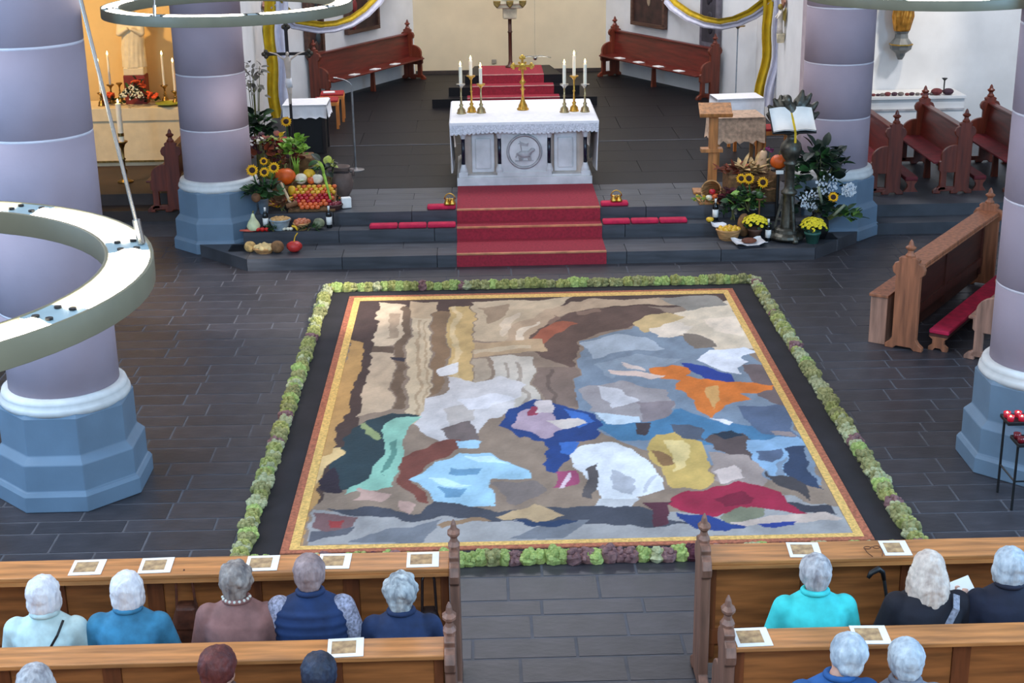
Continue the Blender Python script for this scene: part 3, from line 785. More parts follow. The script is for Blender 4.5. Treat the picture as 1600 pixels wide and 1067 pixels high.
h_navy = hairm('blue_black', (46, 58, 82), (22, 26, 40))
h_blond = hairm('pale_blond', (232, 218, 204), (186, 170, 160))
h_cool = hairm('cool_white', (204, 216, 224), (150, 164, 178))
def strap(t, pts, w, m):
    g = []
    P = [Vector(p) for p in pts]
    for i, p in enumerate(P):
        d = (P[min(i + 1, len(P) - 1)] - P[max(i - 1, 0)]).normalized()
        n = Vector((0, -1, 0)); s_ = d.cross(n).normalized() * w / 2
        g.append([p - s_, p + s_])
    return MB().sheet(g, .006).obj('strap', m, t)
YR1, YR2 = 7.64, 6.59
def hx_of(px, py, y): return GY(px, py, y).x
pl = [
 (65, 900, YR1, 'person with white hair in a pale mint jacket, farthest left', h_white, cloth('mint', (196, 220, 220)), 'bob', dict(turn=-.15)),
 (196, 893, YR1, 'person with white hair in a bright blue cardigan', h_white, cloth('blue_cardigan', (58, 128, 164), .15), 'bob', dict()),
 (367, 878, YR1, 'person with grey-brown hair in a dusky pink leather jacket', h_greyb, cloth('dusky_pink', (138, 100, 96), .12), 'full', dict(turn=-.1)),
 (482, 866, YR1, 'person with thin mauve-grey hair in a navy quilted vest', h_thin, cloth('navy_vest', (26, 50, 92), .12), 'short', dict(extra='vest', w=1.08, sleeve=cloth('grey_shirt', (150, 154, 176), .25, 60))),
 (625, 897, YR1, 'person with bushy silver hair in a navy jacket, nearest the aisle', h_silver, cloth('navy_jacket', (30, 50, 88), .15), 'full', dict(w=.95)),
 (52, 1038, YR2, 'person with light grey hair at the bottom left corner', h_greyw, cloth('stone_grey', (140, 140, 146)), 'bob', dict()),
 (340, 1010, YR2, 'person with auburn hair in the second left pew', h_aub, cloth('brown_coat', (96, 70, 62)), 'short', dict(turn=-.5)),
 (497, 1020, YR2, 'person with blue-black hair in the second left pew', h_navy, cloth('dark_coat', (34, 36, 46)), 'short', dict()),
 (1275, 866, YR1, 'person with short grey-white hair in a turquoise jacket', h_greyw, cloth('turquoise', (64, 206, 206), .08), 'short', dict(w=1.02)),
 (1452, 860, YR1, 'person with long pale blond hair in a black top', h_blond, cloth('black_top', (26, 28, 40), .12), 'long', dict(turn=.15, w=1.06)),
 (1580, 855, YR1, 'person with a white bob in a dark navy coat, farthest right', h_cool, cloth('dark_navy', (26, 32, 52), .12), 'bob', dict(turn=.12, w=1.05)),
 (1325, 990, YR2, 'person with white hair in a royal blue sweater, bottom right', h_cool, cloth('royal_blue', (38, 90, 152), .1), 'short', dict(tilt=.12, lean=.12, turn=.25, w=.98)),
 (1417, 998, YR2, 'person with short cool grey hair beside the royal blue sweater', h_cool, cloth('pale_coat', (120, 124, 136), .1), 'short', dict(w=.92)),
]
PEOPLE = []
for px, py, y, lb, hm, cm, st, kw in pl:
    q = GY(px, py, y + .03)
    PEOPLE.append(person(q.x - kw.get('lean', 0) , y, q.z - .012, lb, hm, cm, st, **kw))
def on_back(t, zs, pts): return pts
t, RH, zs = PEOPLE[0]
strap(t, [(.12, -.06, zs + .045), (.10, -.135, zs - .01), (.03, -.168, zs - .12), (-.06, -.178, zs - .26), (-.14, -.178, zs - .4)], .014, m_black)
t, RH, zs = PEOPLE[9]
strap(t, [(.15, -.06, zs + .04), (.13, -.135, zs - .01), (.07, -.168, zs - .12), (-.01, -.18, zs - .26), (-.08, -.182, zs - .4)], .04, mat('grey_strap', (132, 136, 150), .7, var=.2, scale=60))
t, RH, zs = PEOPLE[2]
for i in range(9):
    a = PI * 1.05 + i / 8 * PI * .9
    MB().ell((.078 * math.cos(a), .0 + .082 * math.sin(a), zs + .083), .010, 8, 6).obj('collar_bead', m_white_paint, t, smooth=True)
# card held by the person at the far right
t, RH, zs = PEOPLE[10]
cardpos = GY(1500, 918, 7.80)
cd = put('held_card', MB().box(0, 0, 0, .15, .003, .10).mesh('held_card', m_paper), None, loc=cardpos, rot=(-.7, -.35, .1), label='white card held up between the two right-hand people', cat='card')
ax = cardpos - Vector(t.location)
arm = MB(); cap(arm, (-.21, .04, .82), .06, ax + Vector((.07, -.0, -.09)), .042, 12)
remesh(arm.obj('raised_sleeve', cloth('dark_navy', (26, 32, 52), .12), t, smooth=True), .012, 2)
hd = MB(); hp = ax + Vector((.03, -.01, -.035))
cap(hd, ax + Vector((.075, 0, -.09)), .028, hp, .026, 10)
hd.ell(hp, (.032, .02, .036), 10, 8)
for q in range(4):
    bs = hp + Vector((-.012, .012, .028 - .017 * q)); cap(hd, bs, .009, bs + Vector((-.03, .008, .012)), .0085, 8); cap(hd, bs + Vector((-.03, .008, .012)), .0085, bs + Vector((-.045, -.004, .012)), .0075, 8)
cap(hd, hp + Vector((-.01, -.015, .015)), .01, hp + Vector((-.04, -.018, .03)), .009, 8)
remesh(hd.obj('raised_hand', m_skin, t, smooth=True), .006, 2)

# ================================================================ floor picture
PATCH = [
 ((150,128,110),[-56,1133,1072,1078,1047,-78,-37,-40]),
 ((84,62,54),[-16,1027,1021,1018,1010,934,4,920]),
 ((78,58,52),[-14,1006,77,990,66,683,69,329,35,177,7,118,-1,686]),
 ((196,150,92),[0,785,38,756,43,653,38,508,33,403,18,308,20,219,-2,81,-9,-8,-15,100,-9,510]),
 ((228,190,132),[18,308,50,316,27,240,1,158,-2,263]),
 ((216,190,160),[59,979,124,968,123,746,63,728]),
 ((178,152,126),[82,924,113,923,110,787,88,781]),
 ((120,96,76),[117,961,142,960,155,449,135,450]),
 ((204,178,150),[64,709,122,713,130,451,62,422]),
 ((110,88,72),[59,735,123,739,123,716,62,709]),
 ((212,188,156),[148,967,204,965,209,677,212,396,167,398,155,679]),
 ((188,160,128),[170,883,178,883,191,422,184,422]),
 ((188,160,128),[190,882,195,882,208,421,202,422]),
 ((196,168,136),[130,984,210,988,203,896,146,891]),
 ((142,112,84),[208,934,246,924,249,675,238,527,213,501,215,677]),
 ((206,172,116),[246,947,308,952,310,553,256,538]),
 ((220,192,146),[256,947,273,946,276,554,264,543]),
 ((204,180,150),[311,975,592,994,463,869,408,746,312,750]),
 ((168,142,116),[332,943,415,955,379,873,338,846]),
 ((224,202,176),[378,855,431,908,410,815,383,781]),
 ((192,164,136),[385,740,414,836,500,928,644,983,819,983,900,947,761,946,621,930,513,867,439,731]),
 ((226,206,182),[408,746,430,814,480,869,452,799,433,732]),
 ((104,80,70),[435,712,488,839,603,923,760,938,854,888,760,834,706,808,622,791,568,709,550,616,483,665]),
 ((140,112,96),[495,850,524,885,540,866,510,824]),
 ((140,112,96),[584,908,638,929,645,906,592,886]),
 ((166,94,70),[460,757,494,832,545,851,590,835,541,802,488,736]),
 ((132,146,162),[549,542,564,662,592,741,655,789,715,808,760,834,828,754,923,743,993,643,1009,389,997,141,775,211,607,308,536,408]),
 ((178,188,200),[583,725,670,782,747,751,786,700,689,688,607,660]),
 ((150,162,176),[604,629,718,671,823,650,736,593,627,568]),
 ((78,128,164),[575,381,704,401,764,425,851,370,967,341,986,270,836,253,714,303,607,308]),
 ((96,110,136),[891,419,1010,441,993,292,920,319]),
 ((120,104,104),[954,614,1007,611,1010,415,947,470]),
 ((228,208,182),[855,896,1007,958,1005,881,1005,690,911,694,875,745,801,783]),
 ((244,222,198),[913,849,1001,863,999,757,914,778]),
 ((208,178,128),[719,829,758,874,838,897,876,865,822,810,752,785]),
 ((238,220,200),[764,805,843,830,889,814,828,754,779,750]),
 ((132,118,106),[849,781,895,765,915,710,849,697]),
 ((150,142,132),[818,975,979,991,999,927,892,909]),
 ((236,238,246),[847,643,895,692,976,698,1004,674,962,644,976,625,936,602,935,567,876,605]),
 ((40,66,150),[808,632,860,606,914,573,915,516,881,512,865,558,814,602]),
 ((226,126,52),[734,599,790,621,826,601,816,566,868,558,904,533,960,519,1001,507,989,485,906,483,928,455,865,431,832,396,801,423,788,471,770,499,797,549,746,563]),
 ((224,170,104),[840,513,880,517,863,457,833,427]),
 ((232,204,190),[630,597,705,588,763,574,729,552,657,567]),
 ((226,206,196),[673,632,724,611,729,587,692,601]),
 ((236,230,232),[826,396,856,390,867,370,849,360]),
 ((190,160,126),[308,737,489,763,495,703,406,681,315,672]),
 ((204,182,152),[315,711,449,731,448,711,318,691]),
 ((204,192,178),[359,671,459,672,457,437,346,416]),
 ((168,152,138),[389,638,398,638,394,440,383,440]),
 ((168,152,138),[423,637,432,636,433,465,421,465]),
 ((132,110,98),[462,617,554,625,540,444,468,437]),
 ((110,90,80),[491,603,500,603,497,446,486,446]),
 ((184,164,142),[312,666,346,665,338,442,315,417]),
 ((214,206,204),[187,397,208,487,253,521,252,584,319,552,372,579,446,547,399,493,411,439,354,390,305,319,245,308]),
 ((236,230,228),[220,615,281,649,274,598,237,585]),
 ((196,184,176),[241,446,312,464,319,392,257,364]),
 ((228,222,224),[283,484,356,517,399,493,340,442,298,431]),
 ((60,52,60),[111,694,155,686,150,661,118,675]),
 ((120,104,100),[243,365,312,392,326,319,259,298]),
 ((168,158,158),[553,509,639,550,750,500,750,425,686,377,620,405,567,433]),
 ((214,208,210),[592,526,663,504,685,459,611,441]),
 ((208,220,230),[580,422,663,408,671,372,602,375]),
 ((146,132,134),[670,455,755,451,729,388,671,372]),
 ((34,66,128),[381,369,397,440,442,480,498,451,579,417,596,371,569,328,514,311,501,244,468,198,448,213,460,313,407,330]),
 ((62,112,190),[513,435,565,412,582,381,538,358]),
 ((62,112,190),[484,312,527,311,515,252,483,258]),
 ((190,164,178),[403,359,428,438,479,436,512,364,461,328]),
 ((160,60,84),[440,448,466,447,461,406,441,407]),
 ((220,204,200),[450,469,487,468,490,420,458,416]),
 ((222,206,196),[479,390,542,393,561,372,504,359]),
 ((44,62,68),[31,307,72,382,128,438,194,427,159,398,137,326,133,215,88,154,37,166]),
 ((146,194,172),[106,366,143,419,199,422,173,388,164,325,167,235,152,162,95,150,52,144,86,171,119,226,120,304]),
 ((96,142,128),[131,326,149,340,147,236,135,194]),
 ((150,160,110),[72,382,84,391,106,342,96,332]),
 ((48,36,48),[9,186,30,219,45,239,58,156,27,147]),
 ((126,70,58),[165,266,231,318,285,320,280,288,214,233,199,171,227,110,190,119,167,172]),
 ((168,206,226),[196,187,229,241,281,270,339,268,421,225,419,195,358,185,342,157,359,101,288,96,252,86,234,129]),
 ((112,156,186),[260,235,338,220,325,203,269,214]),
 ((112,156,186),[250,169,300,159,288,123,263,128]),
 ((206,232,244),[286,261,352,258,390,235,325,242]),
 ((206,232,244),[226,186,261,201,312,166,262,172]),
 ((170,206,226),[272,316,326,314,312,287,280,288]),
 ((132,118,112),[350,173,426,187,462,153,385,104]),
 ((166,74,110),[468,202,517,200,523,167,470,160]),
 ((224,198,206),[485,193,496,197,498,163,485,160]),
 ((228,228,230),[501,253,533,292,581,309,637,279,672,228,687,169,678,129,632,122,605,66,577,78,560,137,531,195,505,209]),
 ((184,184,190),[596,201,638,162,629,130,588,140]),
 ((196,196,202),[668,186,679,194,659,137,646,130]),
 ((92,84,84),[542,203,571,228,562,157,545,118,532,126]),
 ((200,198,198),[558,117,631,115,599,63,543,98]),
 ((206,172,98),[668,282,704,323,750,335,775,296,775,211,776,149,691,132,693,215,667,246]),
 ((146,108,70),[672,273,702,267,727,231,695,223]),
 ((232,204,140),[720,303,755,306,749,234,720,192]),
 ((94,78,76),[781,301,829,337,868,326,904,259,888,220,843,226,799,263]),
 ((34,50,66),[805,323,844,341,873,316,835,303]),
 ((86,92,106),[739,365,792,353,781,301,752,316]),
 ((70,58,62),[657,368,699,371,676,319,653,325]),
 ((168,150,142),[783,251,872,238,890,207,883,137,811,148,778,169]),
 ((222,200,190),[783,190,838,205,846,163,794,156]),
 ((146,178,206),[874,297,990,307,994,269,981,252,980,174,965,150,940,167,942,244,917,185,886,194]),
 ((182,208,228),[955,271,971,270,970,166,951,171]),
 ((92,104,128),[891,269,942,271,919,210,896,220]),
 ((52,66,92),[911,164,990,121,986,225,994,269,947,271,941,171]),
 ((158,140,136),[944,327,991,330,992,307,942,309]),
 ((72,66,68),[893,190,946,180,959,102,917,124]),
 ((164,160,158),[2,-1,1010,-10,1001,82,901,112,840,69,504,70,95,96,4,99]),
 ((72,74,84),[27,106,216,91,239,117,361,86,555,98,637,76,713,36,501,33,289,66,97,73]),
 ((120,122,128),[87,6,170,52,265,60,220,8]),
 ((120,122,128),[382,4,455,49,537,46,475,6]),
 ((94,94,102),[7,40,100,48,85,27,6,16]),
 ((60,60,70),[909,97,991,86,991,52,923,66]),
 ((126,92,92),[9,88,47,90,97,70,95,48,42,39,12,51]),
 ((160,60,60),[40,72,74,67,71,49,48,50]),
 ((190,160,122),[356,75,400,92,422,107,446,91,487,67,431,50,372,56]),
 ((150,120,92),[253,46,336,72,348,61,265,38]),
 ((40,60,92),[384,48,479,56,513,44,418,33]),
 ((162,34,66),[686,105,747,138,825,155,883,137,913,104,927,54,883,75,841,91,771,49,699,74]),
 ((126,22,52),[777,109,831,127,851,110,794,78]),
 ((92,44,58),[633,95,692,101,678,75,679,41,649,35,648,72]),
 ((34,60,124),[691,67,753,57,773,38,831,36,777,6,710,22]),
 ((130,130,106),[771,42,821,88,863,83,861,57,790,30]),
 ((204,182,168),[786,34,860,53,971,64,996,33,923,25,805,26]),
 ((40,62,140),[841,28,901,30,897,19,850,17]),
 ((196,160,146),[153,121,203,111,192,92,162,101]),
 ((196,160,146),[88,159,139,141,122,114,76,131]),
]
def vnoise(x, y, s, seed):
    rs = np.random.RandomState(seed); n = 64
    g = rs.rand(n, n).astype(np.float32)
    fx = x * s; fy = y * s
    ix = np.floor(fx).astype(int); iy = np.floor(fy).astype(int)
    u = fx - ix; v = fy - iy; u = u * u * (3 - 2 * u); v = v * v * (3 - 2 * v)
    a = g[ix % n, iy % n]; b = g[(ix + 1) % n, iy % n]; c = g[ix % n, (iy + 1) % n]; d = g[(ix + 1) % n, (iy + 1) % n]
    return (a * (1 - u) + b * u) * (1 - v) + (c * (1 - u) + d * u) * v - 0.5
def floor_picture():
    t = thing('floor_picture', 'large picture carpet of coloured robes, columns and sky on the nave floor', 'carpet', (0, 0, 0))
    x0, x1, y0, y1 = -1.47, 2.825, 10.41, 16.79
    nx, ny = 330, 480
    X, Y = np.meshgrid(np.linspace(x0, x1, nx), np.linspace(y0, y1, ny), indexing='ij')
    u = (X - x0) / (x1 - x0) * 1000; v = (Y - y0) / (y1 - y0) * 1000
    wu = u + 26 * vnoise(X, Y, 3.1, 1) + 12 * vnoise(X, Y, 9.0, 2)
    wv = v + 22 * vnoise(X, Y, 3.3, 3) + 12 * vnoise(X, Y, 8.0, 4)
    col = np.zeros((nx, ny, 3))
    for c, p in PATCH:
        px = p[0::2]; py = p[1::2]; n = len(px); ins = np.zeros((nx, ny), bool)
        for i in range(n):
            j = i - 1
            if py[i] == py[j]: continue
            cnd = ((py[i] > wv) != (py[j] > wv)) & (wu < (px[j] - px[i]) * (wv - py[i]) / (py[j] - py[i]) + px[i])
            ins ^= cnd
        lc = np.array(lin(c)[:3]); col[ins] = lc
    f = 1 + 0.34 * vnoise(X + Y * .5, Y * .45, 5.0, 5) + 0.22 * vnoise(X - Y * .3, Y * .6, 13.0, 6) + 0.14 * vnoise(X, Y, 60.0, 8)
    col *= f[..., None]
    vs = np.stack([X, Y, 0.012 + 0.003 * vnoise(X, Y, 50, 9)], -1).reshape(-1, 3)
    idx = np.arange(nx * ny).reshape(nx, ny)
    fs = np.stack([idx[:-1, :-1], idx[1:, :-1], idx[1:, 1:], idx[:-1, 1:]], -1).reshape(-1, 4)
    me = bpy.data.meshes.new('picture'); me.from_pydata(vs.tolist(), [], fs.tolist()); me.update()
    at = me.color_attributes.new('tint', 'FLOAT_COLOR', 'POINT')
    at.data.foreach_set('color', np.concatenate([col.reshape(-1, 3), np.ones((nx * ny, 1))], 1).astype(np.float32).ravel())
    m = bpy.data.materials.new('coloured_grain'); m.use_nodes = True
    nt = m.node_tree; b = nt.nodes['Principled BSDF']; b.inputs['Roughness'].default_value = 0.9
    a = nt.nodes.new('ShaderNodeVertexColor'); a.layer_name = 'tint'; nt.links.new(a.outputs['Color'], b.inputs['Base Color'])
    nz = nt.nodes.new('ShaderNodeTexNoise'); nz.inputs['Scale'].default_value = 120; bp = nt.nodes.new('ShaderNodeBump'); bp.inputs['Strength'].default_value = 0.3; bp.inputs['Distance'].default_value = .01
    nt.links.new(nz.outputs['Fac'], bp.inputs['Height']); nt.links.new(bp.outputs['Normal'], b.inputs['Normal'])
    me.materials.append(m)
    put('picture', me, t)
    my = mat('golden_grain', (232, 184, 106), 0.9, var=0.12, scale=40, bump=0.35, bscale=160)
    mr = mat('terracotta_grain', (174, 102, 74), 0.9, var=0.16, scale=40, bump=0.35, bscale=160)
    md = mat('dark_cloth', (34, 30, 34), 0.9, var=0.2, scale=3)
    def frame(nm, a, b, m, z):
        ax0, ax1, ay0, ay1 = a; bx0, bx1, by0, by1 = b
        MB().span(ax0, ax1, ay0, by0, .001, z).obj(nm, m, t); MB().span(ax0, ax1, by1, ay1, .001, z).obj(nm, m, t)
        MB().span(ax0, bx0, by0, by1, .001, z).obj(nm, m, t); MB().span(bx1, ax1, by0, by1, .001, z).obj(nm, m, t)
    frame('golden_border', (-1.545, 2.895, 10.345, 16.92), (x0, x1, y0, y1), my, .016)
    frame('terracotta_border', (-1.61, 2.962, 10.29, 16.985), (-1.545, 2.895, 10.345, 16.92), mr, .016)
    frame('dark_cloth_edge', (-1.84, 3.19, 10.16, 17.2), (-1.61, 2.962, 10.29, 16.985), md, .006)
floor_picture()
# --- hydrangea garland around it
def bloom_mesh(name, m, seed):
    rs = random.Random(seed); mb = MB()
    mb.ell((0, 0, .03), (.07, .075, .055), 9, 6)
    o = list(mb.v); mb2 = MB()
    vs = [Vector(p) * (1 + rs.uniform(-.16, .2)) for p in o]
    mb2.v = [tuple(p) for p in vs]; mb2.f = mb.f
    for i in range(12):
        a = rs.uniform(0, 2 * PI); e = rs.uniform(.1, 1.4)
        c = Vector((.066 * math.cos(e) * math.cos(a), .07 * math.cos(e) * math.sin(a), .035 + .05 * math.sin(e)))
        mb2.ell(c, rs.uniform(.018, .028), 5, 4)
    return mb2.mesh(name, m)
HYD = [mat('hydrangea_lime', (182, 178, 108), .85, scale=30, rgb2=(122, 126, 62), rnd=.18), mat('hydrangea_olive', (172, 166, 112), .85, scale=30, rgb2=(116, 116, 68), rnd=.18), mat('hydrangea_fresh', (184, 198, 118), .85, scale=30, rgb2=(122, 142, 70), rnd=.15),
       mat('hydrangea_pink', (150, 112, 108), .85, scale=30, rgb2=(100, 66, 70), rnd=.2), mat('hydrangea_wine', (100, 44, 58), .85, scale=30, rgb2=(60, 24, 36), rnd=.2), mat('hydrangea_pale', (196, 194, 152), .85, scale=30, rgb2=(140, 142, 100), rnd=.15)]
BM = [bloom_mesh('bloom', m, i) for i, m in enumerate(HYD)]
gar = thing('flower_garland', 'garland of green hydrangea heads laid around the picture carpet', 'garland', (0.675, 13.68, 0))
gx0, gx1, gy0, gy1 = -1.90, 3.26, 10.08, 17.26
rg = random.Random(11)
def run(p, q, n, wts):
    for i in range(n):
        f = (i + rg.uniform(.3, .7)) / n
        x = p[0] + (q[0] - p[0]) * f + rg.uniform(-.012, .012) - .675; y = p[1] + (q[1] - p[1]) * f + rg.uniform(-.012, .012) - 13.68
        k = rg.choices(range(6), wts)[0]
        s = rg.uniform(.85, 1.1)
        put('bloom', BM[k], gar, loc=(x, y, .0), rot=(0, 0, rg.uniform(0, 6.28)), scale=(s, s, s * rg.uniform(.9, 1.15)))
run((gx0, gy0), (gx0, gy1), 78, (6, 5, 2, .4, 0, 2))
run((gx1, gy0), (gx1, gy1), 78, (3, 5, 1, .4, 0, 5))
run((gx0, gy1), (gx1, gy1), 56, (5, 3, 4, .5, 0, 1))
run((gx0, gy0), (gx1, gy0), 58, (1, 1, 6, 3, 1.6, 2))

# ================================================================ altar
t = thing('altar', 'pale stone altar with a lamb medallion and four black colonnettes', 'altar', (0.6, 20.64, Z3))
D = 1.55
MB().span(-.955, .955, 0, D, 0.0, .12).obj('plinth', m_marble, t, bevel=0.006)
MB().span(-.93, .93, .04, D - .04, .12, .145).obj('plinth_step', m_marble, t, bevel=0.004)
m_marblew = mat('warm_marble', (196, 178, 164), 0.55, var=0.08, scale=4)
MB().span(-.88, .88, .16, D - .1, .145, .86).obj('core', m_marblew, t)
MB().span(-.93, .93, .03, D - .03, .80, .885).obj('top_slab', m_marble, t, bevel=0.006)
MB().span(-.325, .325, .05, .2, .145, .80).obj('centre_panel', m_marble, t, bevel=0.008)
MB().span(-.385, .385, .02, .2, .12, .185).obj('centre_foot', m_marble, t, bevel=0.006)
for s in (-1, 1):
    MB().span(min(s * .42, s * .74), max(s * .42, s * .74), .12, .2, .17, .74).obj('niche_panel', m_marble, t, bevel=0.012)
    MB().span(min(s * .47, s * .69), max(s * .47, s * .69), .10, .14, .22, .66).obj('niche_relief', m_marble, t, bevel=0.03)
    for x in (.35, .86):
        MB().lathe([(.026, .30), (.026, .67)], 14, (s * x, .075, 0)).obj('colonnette', mat('black_marble', (22, 24, 40), .25), t, smooth=True)
        b = MB().lathe([(.055, .185), (.055, .22), (.04, .26), (.03, .30)], 14, (s * x, .075, 0)).obj('colonnette_base', m_marble, t)
        MB().lathe([(.028, .665), (.034, .69), (.055, .75), (.058, .80)], 14, (s * x, .075, 0)).obj('capital', m_marble, t)
    MB().span(min(s * .80, s * .93), max(s * .80, s * .93), .02, .16, .12, .19).obj('corner_foot', m_marble, t, bevel=0.006)
med = MB().lathe([(.235, 0), (.25, .012), (.235, .024), (.215, .012)], 40, M=TR(0, .047, .475) @ RX(PI / 2), loop=True).obj('medallion', mat('medallion_stone', (168, 164, 164), .6), t, smooth=True)
mm = MATS['medallion_stone']
MB().lathe([(.212, 0), (.212, .006)], 40, M=TR(0, .049, .475) @ RX(PI / 2)).obj('medallion_ground', m_marble, med)
lamb = MB()
lamb.ell((0, .035, .44), (.10, .03, .05), 14, 8); lamb.ell((.115, .03, .50), (.035, .022, .028), 10, 8)
cap(lamb, (.07, .035, .46), .03, (.11, .03, .50), .022, 8)
for x in (-.075, -.045, .05, .08): cap(lamb, (x, .035, .42), .012, (x + .01, .035, .355), .009, 6)
cap(lamb, (-.10, .035, .45), .012, (-.12, .035, .40), .008, 6)
lamb.obj('lamb_relief', mm, med, smooth=True)
MB().box(0, .04, .345, .26, .014, .016).tube([(-.02, .038, .36), (-.06, .036, .63)], .006, 6).tube([(-.085, .036, .59), (-.03, .036, .60)], .006, 6).prism([(-.05, .61), (.03, .585), (.06, .60), (.05, .55), (-.045, .565)], .008, 'xz', (0, .038, 0)).obj('banner_relief', mm, med)
# altar cloth
t = thing('altar_cloth', 'white linen altar cloth with a scalloped lace edge', 'tablecloth', (0.6, 20.64, Z3))
HT = .895
MB().span(-1.035, 1.035, -.03, 1.78, HT, HT + .016).obj('top', m_linen, t, bevel=0.006)
pts = [(-1.04, HT + .012)]; n = 34
pts += [(1.04, HT + .012)]
for i in range(n * 3 + 1):
    x = 1.04 - 2.08 * i / (n * 3); pts.append((x, HT - .13 - .022 * abs(math.sin(PI * i / 3.0)) + .012 * math.sin(i * .11)))
MB().prism(pts, .008, 'xz', (0, -.036, 0)).obj('lace_edge', m_lace, t)
MB().span(-1.04, 1.04, -.042, -.034, HT - .02, HT + .014).obj('hem', m_linen, t)
for s in (-1, 1):
    g = []
    for i in range(15):
        y = -.03 + 1.80 * i / 14; row = []
        for j in range(8):
            d = j / 7
            row.append((s * (1.042 - .03 * d + .022 * d * math.sin(i * 1.3)), y + .02 * d * math.sin(i * 2.1), HT + .01 - (.70 + .05 * math.sin(i * .9)) * d))
        g.append(row)
    MB().sheet(g, .008).obj('side_drop', m_linen, t, smooth=True)
ZT = Z3 + HT + .016
# candlesticks and candles
def candle(loc, h, r, label, group, lit=True):
    t = thing('candle', label, 'candle', loc, 0, group)
    MB().lathe([(r, 0), (r, h), (r * .7, h + .004), (r * .2, h - .002)], 12).obj('wax', m_wax, t, smooth=False)
    MB().tube([(0, 0, h - .004), (0.002, 0, h + .014)], .0025, 5).obj('wick', m_black, t)
    if lit:
        MB().lathe([(.002, 0), (.012, .012), (.014, .026), (.008, .046), (.001, .066)], 10, (0, 0, h + .010)).obj('flame', m_flame, t, smooth=True)
def stick(loc, h, label, m, m2, group, k=1.0):
    t = thing('candlestick', label, 'candlestick', loc, 0, group)
    MB().lathe([(.07 * k, 0), (.07 * k, .012), (.06 * k, .02), (.055 * k, .06), (.03 * k, .085), (.02 * k, .10), (.032 * k, .12), (.02 * k, .14)], 14).obj('foot', m, t, smooth=True)
    MB().lathe([(.014 * k, .13), (.016 * k, .2), (.011 * k, h * .55), (.024 * k, h * .57), (.012 * k, h * .6), (.013 * k, h - .06), (.02 * k, h - .05)], 12).obj('stem', m, t, smooth=True)
    MB().lathe([(.018 * k, h - .06), (.03 * k, h - .035), (.062 * k, h - .015), (.066 * k, h), (.05 * k, h - .006), (.03 * k, h - .01)], 16).obj('drip_pan', m2, t, smooth=True)
CD = [(-.279, 21.34, 716, 131, 104, 'first'), (-.132, 21.43, 735, 118, 95, 'second'), (.006, 21.36, 750, 131, 106, 'third'), (1.2, 21.29, 881, 131, 101, 'fourth'), (1.345, 21.37, 896, 118, 87, 'fifth'), (1.497, 21.3, 913, 131, 100, 'sixth')]
for i, (x, y, px, pan, top, nm) in enumerate(CD):
    zp = GY(px, pan, y).z; zt = GY(px, top, y).z
    tall = i in (1, 4)
    stick((x, y, ZT), zp - ZT, ('tall middle' if tall else ('outer left', '', 'inner', 'inner', '', 'outer right')[i]) + ' brass candlestick of the %s group on the altar' % ('left' if i < 3 else 'right'), m_gold if tall else mat('pale_brass', (176, 160, 120), .3, 1.0), m_gold if i in (1, 2, 4) else m_silver, 'altar candlesticks')
    candle((x, y, zp), zt - zp, .024, ('tall middle' if tall else ('outer left', '', 'inner', 'inner', '', 'outer right')[i]) + ' lit white candle of the %s group on the altar' % ('left' if i < 3 else 'right'), 'altar candles')
# standing cross
t = thing('altar_cross', 'gilt standing cross with trefoil arms in the middle of the altar', 'cross', (.612, 21.56, ZT))
zc = GY(817, 103, 21.56).z - ZT; ztop = GY(817, 87, 21.56).z - ZT
MB().lathe([(.085, 0), (.088, .02), (.07, .03), (.062, .07), (.045, .10), (.028, .15), (.018, .19)], 16).obj('foot', m_gold, t, smooth=True)
mb = MB().lathe([(.016, .17), (.018, .28), (.04, .30), (.02, .32), (.016, .36), (.05, .40), (.02, .44), (.014, .5), (.018, zc - .1)], 12); mb.obj('stem', m_gold, t, smooth=True)
def tre(mb, c, dx, dz):
    for a, b in ((1, 0), (.35, .75), (.35, -.75)):
        mb.ell((c[0] + dx * .03 * a + dz * .03 * b, c[1], c[2] + dz * .03 * a + dx * .03 * b), (.026, .012, .026), 8, 6)
mb = MB().box(0, 0, zc, .24, .016, .035).box(0, 0, (zc - .12 + ztop - .03) / 2, .035, .016, ztop - .03 - zc + .12)
tre(mb, (-.12, 0, zc), -1, 0); tre(mb, (.12, 0, zc), 1, 0); tre(mb, (0, 0, ztop - .04), 0, 1)
mb.ell((0, 0, zc), (.05, .014, .05), 10, 8)
for a in (-1, 1):
    for b in (-1, 1): mb.ell((a * .045, 0, zc + b * .045), (.018, .01, .018), 6, 5)
mb.obj('cross', m_gold, t)
# altar bells
def bells(x, y, z, label):
    t = thing('altar_bells', label, 'bell', (x, y, z), 0, 'altar bells')
    for k in range(4):
        a = PI / 4 + k * PI / 2
        MB().lathe([(.042, 0), (.045, .006), (.034, .03), (.026, .055), (.008, .07)], 10, (.05 * math.cos(a), .05 * math.sin(a), .004)).obj('bell', m_gold, t, smooth=True)
    pts = [(.07 * math.cos(a), 0, .07 + .075 * math.sin(a)) for a in np.linspace(0, PI, 9)]
    MB().tube(pts, .008, 6).tube([(0, -.07, .07), (0, 0, .085), (0, .07, .07)], .007, 6).tube([(-.07, 0, .07), (.07, 0, .07)], .006, 6).obj('handle', m_gold, t, smooth=True)
q = G(703, 328, Z3); bells(q.x, Y3 + .12, Z3 + .058, 'cluster of brass altar bells left of the red carpet')
q = G(963, 321, Z3); bells(q.x, Y3 + .12, Z3 + .058, 'cluster of brass altar bells right of the red carpet')
